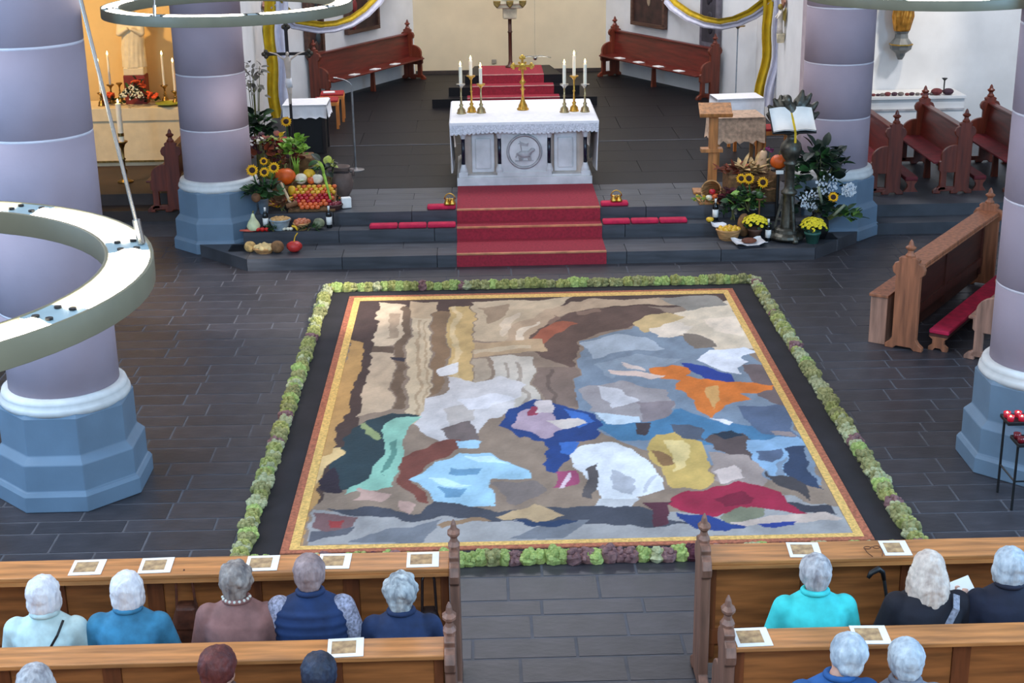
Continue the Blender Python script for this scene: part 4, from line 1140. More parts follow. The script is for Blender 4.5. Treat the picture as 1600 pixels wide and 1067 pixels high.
# microphone stand
t = thing('microphone_stand', 'thin silver microphone stand with a bent top, left of the altar', 'microphone stand', (-1.88, 21.86, Z3))
MB().lathe([(.13, 0), (.13, .012), (.04, .02), (.014, .05)], 20).obj('base', mat('grey_metal', (150, 146, 144), .35, .8), t, smooth=False)
zh = GY(552, 130, 21.86).z - Z3
dxm = GY(527, 119, 21.86).x - (-1.88) ; 
MB().tube([(0, 0, .03), (.0, 0, zh - .12)], .015, 8).obj('pole', MATS['grey_metal'], t)
MB().tube([(0, 0, zh - .12), (0, 0, zh - .03), (-.03, 0, zh + .01), (-.10, 0, zh + .05), (-.20, 0, zh + .075)], .008, 8).obj('gooseneck', MATS['grey_metal'], t)
MB().tube([(-.20, 0, zh + .075), (-.26, 0, zh + .082)], .014, 8).obj('microphone', m_silver, t)

# ================================================================ choir furniture
NTH = ['first', 'second', 'third', 'fourth', 'fifth', 'sixth', 'seventh', 'eighth', 'ninth', 'tenth', 'eleventh', 'twelfth', 'thirteenth', 'fourteenth', 'fifteenth', 'sixteenth', 'seventeenth', 'eighteenth', 'nineteenth', 'twentieth'] + ['far right'] * 20
def bar_cross_leaves(): pass
def blade(L, w, bend=0.25, fold=0.15):
    """one leaf along +X, a folded pointed blade"""
    mb = MB(); n = 5; top = []
    for i in range(n + 1):
        f = i / n; ww = w * math.sin(PI * min(.98, .12 + .86 * f)) ** .8
        z = -bend * L * f * f
        top.append([(L * f, -ww, z + ww * fold), (L * f, 0, z), (L * f, ww, z + ww * fold)])
    mb.sheet(top, .0025)
    return mb
LEAFS = {}
def leafmesh(m, L, w, bend=.25):
    k = (m.name, round(L, 3), round(w, 3))
    if k not in LEAFS: LEAFS[k] = blade(L, w, bend).mesh('leaf', m)
    return LEAFS[k]
def foliage(parent, c, r, n, ms, L=.09, w=.03, seed=1, name='leaf', up=.3):
    """leaves around a stem cluster, each an object"""
    rs = random.Random(seed)
    for i in range(n):
        a = rs.uniform(0, 2 * PI); e = rs.uniform(-.4, 1.3); q = rs.uniform(.35, 1.0)
        p = Vector((c[0] + r[0] * q * math.cos(e) * math.cos(a), c[1] + r[1] * q * math.cos(e) * math.sin(a), c[2] + r[2] * q * math.sin(e)))
        m = rs.choice(ms)
        put(name, leafmesh(m, L, w), parent, loc=p, rot=(rs.uniform(-.7, .7), rs.uniform(-.9, .5) - up, a + rs.uniform(-.6, .6)), scale=rs.uniform(.7, 1.25))
def blob_flower(parent, c, r, m, n=8, name='flower', seed=0):
    rs = random.Random(seed); mb = MB()
    for i in range(n):
        a = 2 * PI * i / n
        mb.ell((r * .62 * math.cos(a), r * .62 * math.sin(a), rs.uniform(-.1, .1) * r), (r * .42, r * .42, r * .3), 6, 4)
    mb.ell((0, 0, .1 * r), (r * .4, r * .4, r * .3), 6, 4)
    return mb.mesh(name, m)

# red stools on both sides
def stool(label, loc, rz, w=.42, d=.42, h=.46, m=m_chair, paper=True):
    t = thing('stool', label, 'stool', loc, rz, 'low wooden stools with red pads')
    for sx in (-1, 1):
        for sy in (-1, 1): MB().box(sx * (w / 2 - .03), sy * (d / 2 - .03), h / 2 - .02, .045, .045, h - .04).obj('leg', m, t, bevel=.004)
    MB().box(0, 0, h - .03, w, d, .06).obj('frame', m, t, bevel=.005)
    MB().box(0, 0, h + .015, w - .02, d - .02, .045).obj('pad', mat('stool_red', (160, 34, 34), .8), t, bevel=.015)
    if paper: put('booklet', MB().box(0, 0, 0, .2, .14, .012).mesh('booklet', m_paper), None, loc=Vector(loc) + Vector((-.05, -.05, h + .046)), rot=(0, 0, rz + .1), label='white booklet on the ' + label, cat='booklet', group='booklets on the stools')
q = G(514, 194, Z3); stool('nearer red-padded stool left of the altar', (-2.62, 25.35, Z3), 0.05)
stool('farther red-padded stool left of the altar', (-2.58, 26.0, Z3), 0.05)
stool('nearer red-padded stool by the wooden lectern', (4.42, 22.1, Z3), 0.1, w=.5, paper=False)
stool('farther red-padded stool by the wooden lectern', (4.12, 22.9, Z3), 0.1, w=.5, paper=True)
# covered tables
def covered_table(label, clabel, loc, rz, w, d, h, m, drop, legm, fr=0.0):
    t = thing('side_table', label, 'table', loc, rz, 'small side tables')
    MB().box(0, 0, h - .02, w, d, .03).obj('tabletop', legm, t)
    for sx in (-1, 1):
        for sy in (-1, 1): MB().box(sx * (w / 2 - .05), sy * (d / 2 - .05), h / 2 - .02, .05, .05, h - .04).obj('leg', legm, t)
    c = thing('tablecloth', clabel, 'tablecloth', loc, rz, 'cloths on the side tables')
    ww, dd = w / 2 + .012, d / 2 + .012
    MB().box(0, 0, h + .004, 2 * ww, 2 * dd, .012).obj('top', m, c, bevel=.004)
    for k, (ax, half, off) in enumerate((('x', ww, -dd), ('x', ww, dd), ('y', dd, -ww), ('y', dd, ww))):
        g = []
        for i in range(13):
            s = -half + 2 * half * i / 12; row = []
            for j in range(5):
                f = j / 4; o = off + math.copysign(1, off) * (.02 * f + .018 * f * math.sin(i * 1.7 + k)); z = h + .005 - drop * f * (1 + .08 * math.sin(i * 2.3 + k))
                row.append((s, o, z) if ax == 'x' else (o, s, z))
            g.append(row)
        MB().sheet(g, .006).obj('drop', m, c, smooth=True)
    return t
covered_table('dark side table beside the crucifix', 'white cloth on the side table beside the crucifix', (-2.74, 23.45, Z3), 0.0, .66, .6, .76, m_linen, .2, mat('dark_wood', (34, 22, 20), .5))
MB().span(-3.02, -2.46, 23.2, 23.7, Z3, Z3 + .7).obj('black_box', m_black, None, label='black box under the white-clothed side table', cat='box')  # solid block added to stand for the dark cloth below the tabletop
covered_table('low side table at the right choir wall', 'pale cloth on the low table at the right choir wall', (4.2, 24.3, Z3), 0.1, .75, .5, .58, m_linen, .32, MATS['dark_wood'])
covered_table('wooden side table behind the lectern', 'beige cloth with hanging tips behind the wooden lectern', (3.78, 21.9, Z3), 0.05, .72, .6, .72, mat('beige_cloth', (196, 164, 138), .9, scale=20), .36, m_lect)
# wooden lectern
ql = G(1112, 300, Z3)
t = thing('wooden_lectern', 'plain light wooden lectern left of the bronze one', 'lectern', (ql.x, ql.y, Z3), -.06)
hl = GY(1112, 172, ql.y).z - Z3
MB().box(0, 0, hl / 2, .12, .10, hl - .03).obj('post', m_lect, t, bevel=.005)
MB().box(-.06, 0, .015, .40, .28, .03).obj('foot', m_lect, t, bevel=.005)
MB().box(-.02, 0, hl * .52, .30, .16, .05).obj('shelf', m_lect, t, bevel=.004)
MB().box(0.02, .02, 0, .44, .34, .03, TR(0, 0, hl - .01) @ RX(.38)).obj('book_rest', m_lect, t, bevel=.004)
MB().box(0.02, -.15, .03, .44, .02, .04, TR(0, 0, hl - .01) @ RX(.38)).obj('rest_lip', m_lect, t)
# processional crucifix
yc = 22.6
xb = GY(455, 180, yc).x
t = thing('processional_crucifix', 'tall dark crucifix on a pole behind the left harvest display', 'crucifix', (xb, yc, Z3))
def zz(py): return GY(455, py, yc).z - Z3
zt_, za_ = zz(42), zz(84)
m_ebony = mat('ebony', (30, 24, 26), .4); m_ivory = mat('ivory_figure', (206, 188, 172), .55, var=.06)
MB().lathe([(.18, 0), (.18, .03), (.05, .06), (.025, .12)], 16).obj('base', m_ebony, t, smooth=False)
MB().tube([(0, 0, .08), (0, 0, za_ - .3)], .022, 10).obj('pole', m_ebony, t)
mb = MB().box(0, 0, (za_ - .4 + zt_) / 2, .05, .03, zt_ - za_ + .4).box(0, 0, za_, .60, .03, .045)
mb.obj('cross', m_ebony, t)
for x, z in ((-.32, za_), (.32, za_), (0, zt_)):
    b = MB()
    for dx, dz in ((0, .035), (.035, 0), (-.035, 0), (0, -.035)): b.ell((x + dx, 0, z + dz), (.035, .016, .035), 8, 6)
    b.obj('trefoil_tip', mat('dark_gilt', (74, 68, 58), .4, .6), t, smooth=True)
f = MB()
loft(f, [(0, -.035, za_ - .42, .03, .025), (0, -.04, za_ - .32, .035, .03), (0, -.04, za_ - .2, .042, .028), (0, -.045, za_ - .1, .055, .032), (0, -.045, za_ - .06, .04, .025), (0, -.05, za_ - .03, .02, .02)], 12)
f.ell((.005, -.055, za_ + .005), (.026, .03, .036), 10, 8)
for s in (-1, 1):
    cap(f, (s * .045, -.04, za_ - .08), .016, (s * .16, -.03, za_ - .0), .013, 8); cap(f, (s * .16, -.03, za_), .012, (s * .26, -.025, za_ + .03), .009, 8)
    cap(f, (s * .018, -.04, za_ - .42), .027, (s * .014 + .01, -.06, za_ - .58), .02, 8); cap(f, (s * .014 + .01, -.06, za_ - .58), .018, (s * .008, -.035, za_ - .74), .012, 8)
remesh(f.obj('figure', m_ivory, t, smooth=True), .006, 2)
f = MB(); loft(f, [(0, -.038, za_ - .50, .05, .036), (0, -.04, za_ - .42, .052, .038), (0, -.04, za_ - .36, .045, .034)], 12); f.obj('loincloth', m_linen, t, smooth=True)
# tabernacle on its pillar
zs_ = Z3 + .48 + .012
ytb = 28.55
t = thing('tabernacle', 'cream carved tabernacle case on a slim brown pole below the rear wall', 'tabernacle', (GY(797, 60, ytb).x, ytb, zs_))
zb = GY(797, 28, ytb).z - zs_
m_brown = wood('brown_pole', (84, 50, 34), .4, 2); m_cream = mat('cream_stone', (212, 198, 166), .6)
MB().lathe([(.10, 0), (.10, .03), (.05, .05), (.035, .12), (.035, zb * .7), (.05, zb * .72), (.035, zb * .74), (.035, zb)], 12).obj('pole', m_brown, t, smooth=True)
MB().box(0, 0, zb + .13, .26, .22, .28).obj('capital_block', m_cream, t, bevel=.02)
MB().box(0, 0, zb + .55, .62, .42, .58).obj('case', m_cream, t, bevel=.03)
MB().box(0, 0, zb + .24, .50, .34, .10).obj('collar', m_cream, t, bevel=.02)
for x in (-.24, 0, .24):
    MB().prism([(-.07, .07), (.07, .07), (.06, 0), (.0, -.07), (-.06, 0)], .05, 'xz', (x, -.20, zb + .27)).obj('gilt_ornament', m_brassd, t, bevel=.012)
MB().prism([(-.16, -.2), (.16, -.2), (.16, .08), (.1, .16), (0, .2), (-.1, .16), (-.16, .08)], .03, 'xz', (0, -.215, zb + .56)).obj('door', m_brassd, t, bevel=.01)
# hanging dove
yd = 26.6
p = GY(836, 91, yd)
t = thing('hanging_dove', 'pale silvery dove with spread wings hanging behind the altar', 'ornament', p)
MB().ell((0, 0, 0), (.035, .10, .035), 10, 8).ell((0, -.10, .02), (.022, .03, .022), 8, 6).prism([(-.05, .08), (.05, .08), (.03, .19), (-.03, .19)], .01, 'xy').obj('body', m_silver, t, smooth=True)
for s in (-1, 1):
    g = [[(s * .28 * f, -.05 + .12 * e - .03 * f, .03 + .02 * math.sin(f * 3) - .02 * f) for e in (0, .5, 1 - .4 * f)] for f in (0, .25, .5, .75, 1)]
    MB().sheet(g, .008).obj('wing', m_silver, t, smooth=True)
MB().tube([(0, 0, .03), (0, 0, 3.5)], .002, 5).obj('wire', m_silver, t)
# socket plate on the rear wall
MB().box(GY(772, 96, 31.12).x, 31.135, GY(772, 96, 31.12).z, .1, .02, .08).obj('wall_socket', mat('grey_plastic', (150, 140, 124), .5), None, bevel=.006, label='small grey socket plate low on the rear wall', cat='socket')
# pictures on the apse walls
def wall_frame(label, a, b, off, cz, w, h, mfr, mpic, depth=.09, pointed=False):
    a = Vector(a).to_3d(); b = Vector(b).to_3d(); d = (b - a).normalized(); n = Vector((d.y, -d.x, 0))
    p = a + d * off + n * .02
    t = thing('wall_picture', label, 'picture', (p.x, p.y, cz), math.atan2(d.y, d.x), 'framed reliefs on the choir walls')
    s = .07
    if pointed: MB().prism([(-w / 2, -h / 2), (w / 2 - .1, -h / 2 - .16), (w / 2, -h / 2 - .1), (w / 2, h / 2), (-w / 2, h / 2)][::1], depth, 'xz', (0, -depth / 2, 0)).obj('frame', mfr, t, bevel=.01)
    else:
        for x0, x1, z0, z1 in ((-w / 2, w / 2, -h / 2, -h / 2 + s), (-w / 2, w / 2, h / 2 - s, h / 2), (-w / 2, -w / 2 + s, -h / 2 + s, h / 2 - s), (w / 2 - s, w / 2, -h / 2 + s, h / 2 - s)):
            MB().span(x0, x1, -depth, 0, z0, z1).obj('frame', mfr, t, bevel=.008)
    MB().span(-w / 2 + s, w / 2 - s, -depth * (1.02 if pointed else .5), -depth * (.9 if pointed else .3), -h / 2 + s, h / 2 - s).obj('panel', mpic, t)
    rs = random.Random(label)
    for k in range(7 if not pointed else 4):
        x = rs.uniform(-w / 2 + .14, w / 2 - .14); z = rs.uniform(-h / 2 + .15, h / 2 - .2)
        m = rs.choice([mat('relief_red', (120, 40, 40), .6), mat('relief_cream', (176, 152, 124), .6), mat('relief_umber', (70, 46, 36), .6), mat('relief_teal', (50, 60, 64), .6)]) if not pointed else mat('relief_dark', (44, 40, 48), .6)
        MB().ell((x, -depth * (.5 if not pointed else 1.02), z), (rs.uniform(.05, .1), .025, rs.uniform(.08, .16)), 8, 6).obj('relief', m, t, smooth=True)
m_fr = wood('picture_frame', (84, 56, 44), .5, 0); m_pd = mat('picture_ground', (58, 36, 32), .6, var=.3, scale=5); m_grey = mat('grey_frame', (104, 98, 106), .6)
wall_frame('coloured relief with a wooden frame above the left red bench', (-3.3, 27.6), (-1.35, 31.15), 2.05, 2.25, 1.15, 1.3, m_fr, m_pd)
wall_frame('coloured relief with a wooden frame above the right red bench', (2.62, 31.15), (4.55, 27.6), 1.62, 2.2, 1.15, 1.3, m_fr, m_pd)
wall_frame('narrow brown panel on the wall behind the left swag', (-3.3, 27.6), (-1.35, 31.15), .42, 2.1, .55, 1.5, m_fr, m_pd)
wall_frame('tall grey stone panel with a slanted foot right of the apse bench', (2.62, 31.15), (4.55, 27.6), 3.62, 2.15, .55, 1.5, m_grey, mat('relief_ground', (58, 54, 62), .6), pointed=True)
# yellow and white drapes
m_yel = mat('yellow_drape', (206, 170, 24), .75, var=.08, scale=6); m_wht = mat('white_drape', (214, 212, 226), .8, var=.04)
def drape(label, pts, w, name='drape', grp='yellow and white church drapes', folds=3, flip=1):
    """two-coloured cloth hanging along a path; white and yellow half are its parts"""
    P = [Vector(p) for p in pts]
    t = thing(name, label, 'drape', P[-1] if P[-1].z < P[0].z else P[0], 0, grp)
    o = Vector(t.location)
    for k, m in enumerate((m_yel, m_wht)):
        g = []
        for i, p in enumerate(P):
            d = (P[min(i + 1, len(P) - 1)] - P[max(i - 1, 0)]).normalized()
            side = d.cross(Vector((0, -1, 0))); side = side.normalized()
            row = []
            for j in range(9):
                f = j / 8; u_ = (f - .5 + (k - .5)) * w * flip
                row.append(p - o + side * u_ + Vector((0, -.05 * math.sin(f * PI * folds + i * .25) - .02 * k, 0)))
            g.append(row)
        MB().sheet(g, .008).obj(('yellow_half', 'white_half')[k], m, t, smooth=True)
def catenary(a, b, sag, n=17):
    a = Vector(a); b = Vector(b)
    return [a.lerp(b, i / (n - 1)) - Vector((0, 0, sag * 4 * (i / (n - 1)) * (1 - i / (n - 1)))) for i in range(n)]
yl, yr = 24.9, 24.9
tl = GY(432, 12, yl); bl = GY(442, 190, yl); tr_ = GY(1205, 6, yr); br = GY(1190, 185, yr)
def hang(a, b, n=13, bow=.05):
    a = Vector(a); b = Vector(b)
    return [a.lerp(b, i / (n - 1)) + Vector((bow * math.sin(i / (n - 1) * PI) + .02 * math.sin(i * 1.1), 0, 0)) for i in range(n)]
def up(p, z): return Vector((p.x, p.y, z))
hl_ = hang(up(tl, 2.9), up(bl, Z3 + .28), bow=-.03); drape('yellow and white drape hanging beside the crucifix', hl_, .19, flip=-1)
hr_ = hang(up(tr_, 2.75), up(br, Z3 + .30), bow=.08); drape('yellow and white drape hanging at the right choir wall', hr_, .17, flip=-1)
a1 = GY(455, 36, 24.9); m1 = GY(520, 46, 27.0); e1 = GY(600, -8, 29.5)
drape('yellow and white swag over the left red bench', [up(tl, 2.62), GY(462, 37, 25.4), GY(500, 43, 26.1), GY(525, 41, 26.8), GY(550, 33, 27.6), GY(572, 18, 28.4), GY(590, 0, 29.2), GY(606, -25, 30), GY(618, -55, 30.6)], .11, 'swag')
drape('yellow and white swag over the right red bench', [up(tr_, 2.55), GY(1175, 22, 25.3), GY(1150, 33, 25.8), GY(1125, 38, 26.4), GY(1100, 34, 27.2), GY(1075, 24, 28.0), GY(1052, 8, 28.8), GY(1035, -12, 29.6), GY(1020, -45, 30.4)], .11, 'swag', flip=-1)
# angel figures on brackets
def angel(label, loc, face, k=1.0):
    t = thing('bracket_angel', label, 'statue', loc, face, 'small angels on the choir walls')
    m = mat('angel_plaster', (206, 196, 184), .7); mg = mat('angel_gilt', (150, 130, 62), .5, .4)
    f = MB(); loft(f, [(0, 0, 0, .07, .05), (0, 0, .1, .06, .045), (0, 0, .24, .045, .04), (0, 0, .32, .055, .04), (0, 0, .37, .03, .03)], 12)
    for s in (-1, 1): cap(f, (s * .05, 0, .33), .02, (s * .07, -.06, .25), .015, 8)
    f.obj('robe', m, t, smooth=True)
    MB().ell((0, -.005, .42), (.04, .042, .05), 10, 8).obj('head', mg, t, smooth=True)
    for s in (-1, 1): MB().sheet([[(s * .03, .04, .34), (s * .03, .04, .22)], [(s * .11, .06, .42), (s * .10, .06, .2)], [(s * .15, .06, .36), (s * .12, .06, .12)]], .012).obj('wing', mg, t, smooth=True)
    MB().prism([(-.08, 0), (.08, 0), (0, -.16)], .12, 'xz', (0, .02, 0)).obj('bracket', m_cream, t, bevel=.01)
q = GY(1221, 52, 24.3); angel('small angel figure on the right choir wall beside the yellow drape', (4.86, 24.3, q.z), -PI / 2)
q = GY(402, 75, 26.0); angel('small angel figure on the left choir wall beside pillar and drape', (-3.62, 26.0, q.z), PI / 2)
for lb, p in (('brown diamond plaque on the left choir wall above the angel', Vector((-3.66, 26.0, GY(402, 9, 26.0).z))), ('brown diamond plaque on the right choir wall above the angel', Vector((4.9, 24.3, GY(1220, 2, 24.3).z)))):
    MB().prism([(-.13, 0), (0, -.11), (.13, 0), (0, .11)], .03, 'yz').obj('wall_plaque', mat('plaque_brown', (150, 104, 84), .6), None, loc=p, label=lb, cat='plaque', group='diamond plaques')
# sanctuary lamp stand at the right
q = GY(1152, 160, 26.4)
t = thing('sanctuary_lamp', 'slim grey lamp stand with a brass flower head by the right choir wall', 'lamp stand', (q.x, 26.6, Z3))
h = GY(1155, 42, 26.6).z - Z3
MB().lathe([(.14, 0), (.14, .02), (.03, .05), (.012, .1), (.012, h)], 12).obj('pole', mat('pale_grey_metal', (150, 160, 170), .4, .5), t)
MB().lathe([(.02, h - .03), (.05, h), (.13, h + .01), (.13, h + .025), (.05, h + .02), (.045, h + .08), (.03, h + .09)], 14).obj('bowl', m_brassd, t, smooth=True)
MB().lathe([(.04, h + .08), (.045, h + .16), (.03, h + .2)], 12).obj('glass', mat('lamp_glass', (200, 180, 150), .2), t, smooth=True)

# ================================================================ left chapel
AXL = -5.30
t = thing('chapel_altar', 'side altar under a cream cloth in the ochre left chapel', 'altar', (AXL, 23.25, ZC))
zta = GY(200, 168, 23.3).z - ZC
m_crc = mat('cream_cloth', (222, 204, 168), .85, var=.03, scale=6, bump=.08)
MB().span(-1.0, 1.0, .04, .72, 0, zta - .012).obj('block', m_crc, t)
MB().span(-1.02, 1.02, 0, .74, zta - .012, zta).obj('cloth_top', m_crc, t, bevel=.004)
MB().span(-1.02, 1.02, -.012, .01, zta - .2, zta - .002).obj('cloth_frieze', m_crc, t, bevel=.003)
MB().span(-1.0, 1.0, .012, .04, .08, zta - .2).obj('frontal', m_crc, t)
MB().span(-1.0, 1.0, .0, .04, .06, .09).obj('hem', m_brassd, t)
ZA = ZC + zta
# statue
xs = GY(211, 100, 23.75).x
t = thing('robed_statue', 'white robed statue on a block above orange flowers in the left chapel', 'statue', (xs, 23.72, ZA), 0)
zb = GY(213, 110, 23.72).z - ZA; zbt = GY(213, 103, 23.72).z - ZA
MB().box(0, 0, (zb - .06) / 2, .34, .26, zb - .06).obj('red_plinth', mat('red_wood', (120, 36, 26), .6), t, bevel=.01)
MB().box(0, 0, zb, .32, .26, .12).obj('stone_foot', mat('statue_plaster', (226, 208, 170), .6, var=.05), t, bevel=.015)
f = MB(); hs = .95; SX = Matrix.Diagonal((1.3, 1.2, 1, 1))
loft(f, [(0, 0, zb + .05, .13, .11), (0, 0, zb + .2, .12, .10), (0.01, 0, zb + .5, .125, .10), (0, 0, zb + .72, .12, .09), (0, .0, zb + .80, .10, .07), (0, -.005, zb + .86, .04, .045)], 18)
f.ell((0, -.01, zb + .95), (.065, .075, .09), 12, 10)
for i in range(9):
    a = -PI + i * PI / 8
    f.tube([(.12 * math.cos(a) * 1.02, .10 * math.sin(a), zb + .05), (.115 * math.cos(a + .12), .10 * math.sin(a + .12), zb + .35), (.10 * math.cos(a + .3), .09 * math.sin(a + .3), zb + .65)], [.022, .02, .01], 6)
for s in (-1, 1): cap(f, (s * .11, -.02, zb + .76), .045, (s * .12, -.08, zb + .58), .04, 10); cap(f, (s * .12, -.08, zb + .58), .038, (s * .03, -.12, zb + .66), .025, 10)
so = f.obj('figure', MATS['statue_plaster'], t, smooth=True); so.scale = (1.4, 1.2, 1.0); remesh(so, .012, 2)
MB().ell((0, .01, zb + .98), (.115, .10, .09), 12, 8).obj('veil', MATS['statue_plaster'], t, smooth=True)
CL = [(154, 158, 145, 98, 23.5, 'front left'), (170, 174, 132, 87, 23.72, 'rear left'), (251, 258, 133, 87, 23.72, 'rear right'), (268, 274, 142, 98, 23.5, 'front right')]
for px, pb, pan, top, y, nm in CL:
    q = GY(pb, 150, y); zp = GY(pb, pan, y).z; z2 = GY(px, top, y).z
    stick((q.x, y, ZA), zp - ZA, nm + ' brass candlestick on the left chapel altar', m_brassd, m_brassd, 'chapel candlesticks', .9)
    candle((q.x, y, zp), z2 - zp, .018, nm + ' thin lit candle on the left chapel altar', 'chapel candles')
q = GY(186, 130, 23.85); stick((q.x, 23.85, ZA), .30, 'empty brass candlestick left of the chapel statue', m_brassd, m_brassd, 'chapel candlesticks', .8)
# flowers on the chapel altar
def flower_bunch(label, loc, mflow, n, r, flr, leafs, seed, vase=None, cat='flowers', grp=None, white=0, ztop=.2):
    t = thing('flower_bunch', label, cat, loc, 0, grp)
    rs = random.Random(seed)
    if vase: MB().lathe([(vase[0] * .7, 0), (vase[0], .02), (vase[0], vase[1]), (vase[0] * .9, vase[1])], 14).obj('vase', vase[2], t, smooth=True)
    zb = vase[1] if vase else 0.02
    foliage(t, (0, 0, zb + ztop * .4), (r * 1.05, r * .8, ztop * .7), leafs[0], leafs[1], leafs[2], leafs[3], seed)
    if n:
        me = blob_flower(t, None, flr, mflow)
        for i in range(n):
            a = rs.uniform(0, 2 * PI); q = math.sqrt(rs.uniform(0, 1)); z = zb + ztop * (1 - .45 * q) + rs.uniform(-.02, .03)
            x, y = r * q * math.cos(a), r * .8 * q * math.sin(a)
            put('flower', me, t, loc=(x, y - .01, z), rot=(rs.uniform(.3, 1.1), rs.uniform(-.4, .4), a), scale=rs.uniform(.8, 1.2))
    if white:
        ms = MB().ell((0, 0, 0), .014, 6, 4).mesh('small_flower', mat('tiny_white_flower', (226, 222, 196), .8))
        for i in range(white):
            a = rs.uniform(0, 2 * PI); q = math.sqrt(rs.uniform(0, 1))
            put('small_flower', ms, t, loc=(r * q * math.cos(a), r * .8 * q * math.sin(a) - .03, zb + ztop * (1.05 - .5 * q) + rs.uniform(-.05, .02)), scale=rs.uniform(.7, 1.3))
    return t
m_or = mat('orange_gerbera', (214, 84, 40), .8, var=.15, scale=20)
q = GY(208, 165, 23.4); flower_bunch('white gypsophila and greenery in front of the chapel statue', (q.x, 23.36, ZA), m_or, 0, .19, .05, (36, [m_leaf, m_leafd], .09, .025), 4, white=110, ztop=.30)
for px, py, nm in ((175, 150, 'left'), (234, 146, 'right'), (212, 124, 'upper')):
    q = GY(px, py, 23.48)
    t = flower_bunch('%s cluster of orange gerberas on the left chapel altar' % nm, (q.x, 23.5 if nm != 'upper' else 23.56, ZA), m_or, 5, .10, .06, (16, [m_leafd, m_leaf], .08, .03), px, ztop=max(.1, q.z - ZA), grp='orange gerberas')
q = GY(263, 163, 23.4); 
MB().lathe([(.05, 0), (.17, .03), (.20, .05), (.17, .055), (.05, .02)], 18).obj('green_dish', mat('lime_green', (150, 156, 52), .5), None, smooth=True, loc=(q.x, 23.38, ZA + .002), label='flat lime green dish on the right of the chapel altar', cat='dish')
# paschal candle
q = G(197, 284, ZC)
t = thing('candle_stand', 'tall brass floor stand for the big candle in the left chapel', 'candle stand', (q.x, 22.1, ZC))
h1 = GY(192, 222, 22.1).z - ZC
MB().lathe([(.12, 0), (.12, .02), (.05, .05), (.03, .12), (.045, .18), (.022, .22), (.02, h1 * .55), (.04, h1 * .58), (.02, h1 * .62), (.024, h1 - .1), (.05, h1 - .03), (.09, h1), (.09, h1 + .015), (.04, h1 + .01)], 14).obj('stem', m_brassd, t, smooth=True)
zc1 = GY(186, 163, 22.1).z
candle((q.x, 22.1, ZC + h1 + .01), zc1 - ZC - h1, .042, 'thick decorated lit candle on the tall brass floor stand', 'big floor candle')
MB().lathe([(.046, 0), (.046, .05)], 14, (q.x, 22.1, ZC + h1 + .09)).obj('candle_band', m_brassd, None, label='gilt band around the thick floor candle', cat='band')

# ================================================================ right chapel
t = thing('side_altar', 'plain white side altar against the right chapel wall', 'altar', (0, 0, ZC))
za = GY(1440, 150, 24.2).z - ZC
xa, xb_ = GY(1362, 152, 24.2).x - .5, GY(1508, 150, 24.2).x
MB().span(xa, xb_, 24.22, 24.89, 0, za - .05).obj('block', m_wall_w, t)
MB().span(xa, xb_ + .02, 24.18, 24.89, za - .05, za).obj('slab', m_wall_w, t, bevel=.005)
MB().span(xa, xb_ + .005, 24.2, 24.24, za - .24, za - .21).obj('moulding', mat('grey_line', (170, 166, 166), .7), t)
rs = random.Random(4)
x = xa + .3
frs = [mat('dried_red', (112, 50, 52), .8), mat('dried_plum', (70, 44, 56), .8), mat('dried_grey', (110, 100, 96), .8)]
k = 0
while x < xb_ - .1:
    r = rs.uniform(.03, .05) if x < xb_ - .5 else rs.uniform(.05, .085)
    MB().ell((0, 0, r * .7), (r * 1.2, r, r * .7), 8, 6).obj('dried_fruit', frs[k % 3], None, loc=(x, 24.26, ZC + za), label='%s dried fruit from the left along the white side altar' % NTH[k], cat='fruit', group='dried fruits on the side altar')
    x += r * 2.3; k += 1
q = GY(1477, 150, 24.5)
t = thing('candlestick', 'single black candlestick on the white side altar', 'candlestick', (q.x, 24.6, ZC + za))
hh = GY(1477, 122, 24.6).z - ZC - za
MB().lathe([(.05, 0), (.05, .012), (.012, .03), (.012, hh - .04), (.05, hh), (.02, hh + .005)], 12).obj('stem', m_black, t, smooth=True)
# gilt figure on a console
yw = 24.78
p = GY(1404, 62, yw)
t = thing('gilt_figure', 'gilt robed figure on a grey console on the right chapel wall', 'statue', (p.x, yw - .16, p.z))
m_gf = mat('gilt_robe', (186, 130, 54), .38, .8, var=.2, scale=10)
MB().lathe([(.04, -.30), (.07, -.24), (.08, -.20), (.17, -.13), (.18, -.08), (.19, -.06)], 8, ph=PI / 8).obj('console', mat('grey_console', (104, 106, 104), .5), t)
MB().lathe([(.195, -.06), (.195, -.04)], 8, ph=PI / 8).obj('gilt_edge', m_gold, t)
MB().lathe([(.18, -.04), (.15, 0.0), (.11, .05), (.10, .12), (.12, .16)], 8, ph=PI / 8).obj('console_top', MATS['grey_console'], t)
f = MB(); loft(f, [(0, 0, .16, .12, .09), (0, 0, .3, .16, .11), (0, 0, .55, .17, .11), (0, 0, .8, .14, .1), (0, 0, .92, .15, .1), (0, 0, 1.02, .06, .06)], 16)
for i in range(7):
    a = -PI + i * PI / 6
    f.tube([(.12 * math.cos(a), .09 * math.sin(a), .17), (.165 * math.cos(a + .2), .11 * math.sin(a + .2), .4), (.15 * math.cos(a + .5), .10 * math.sin(a + .5), .8)], [.02, .028, .015], 6)
for s in (-1, 1): cap(f, (s * .14, 0, .9), .05, (s * .18, -.06, .68), .045, 10); cap(f, (s * .18, -.06, .68), .04, (s * .06, -.14, .72), .03, 10)
remesh(f.obj('robe', m_gf, t, smooth=True), .012, 2)
MB().ell((0, -.01, 1.13), (.075, .085, .10), 12, 8).obj('head', m_skin, t, smooth=True)
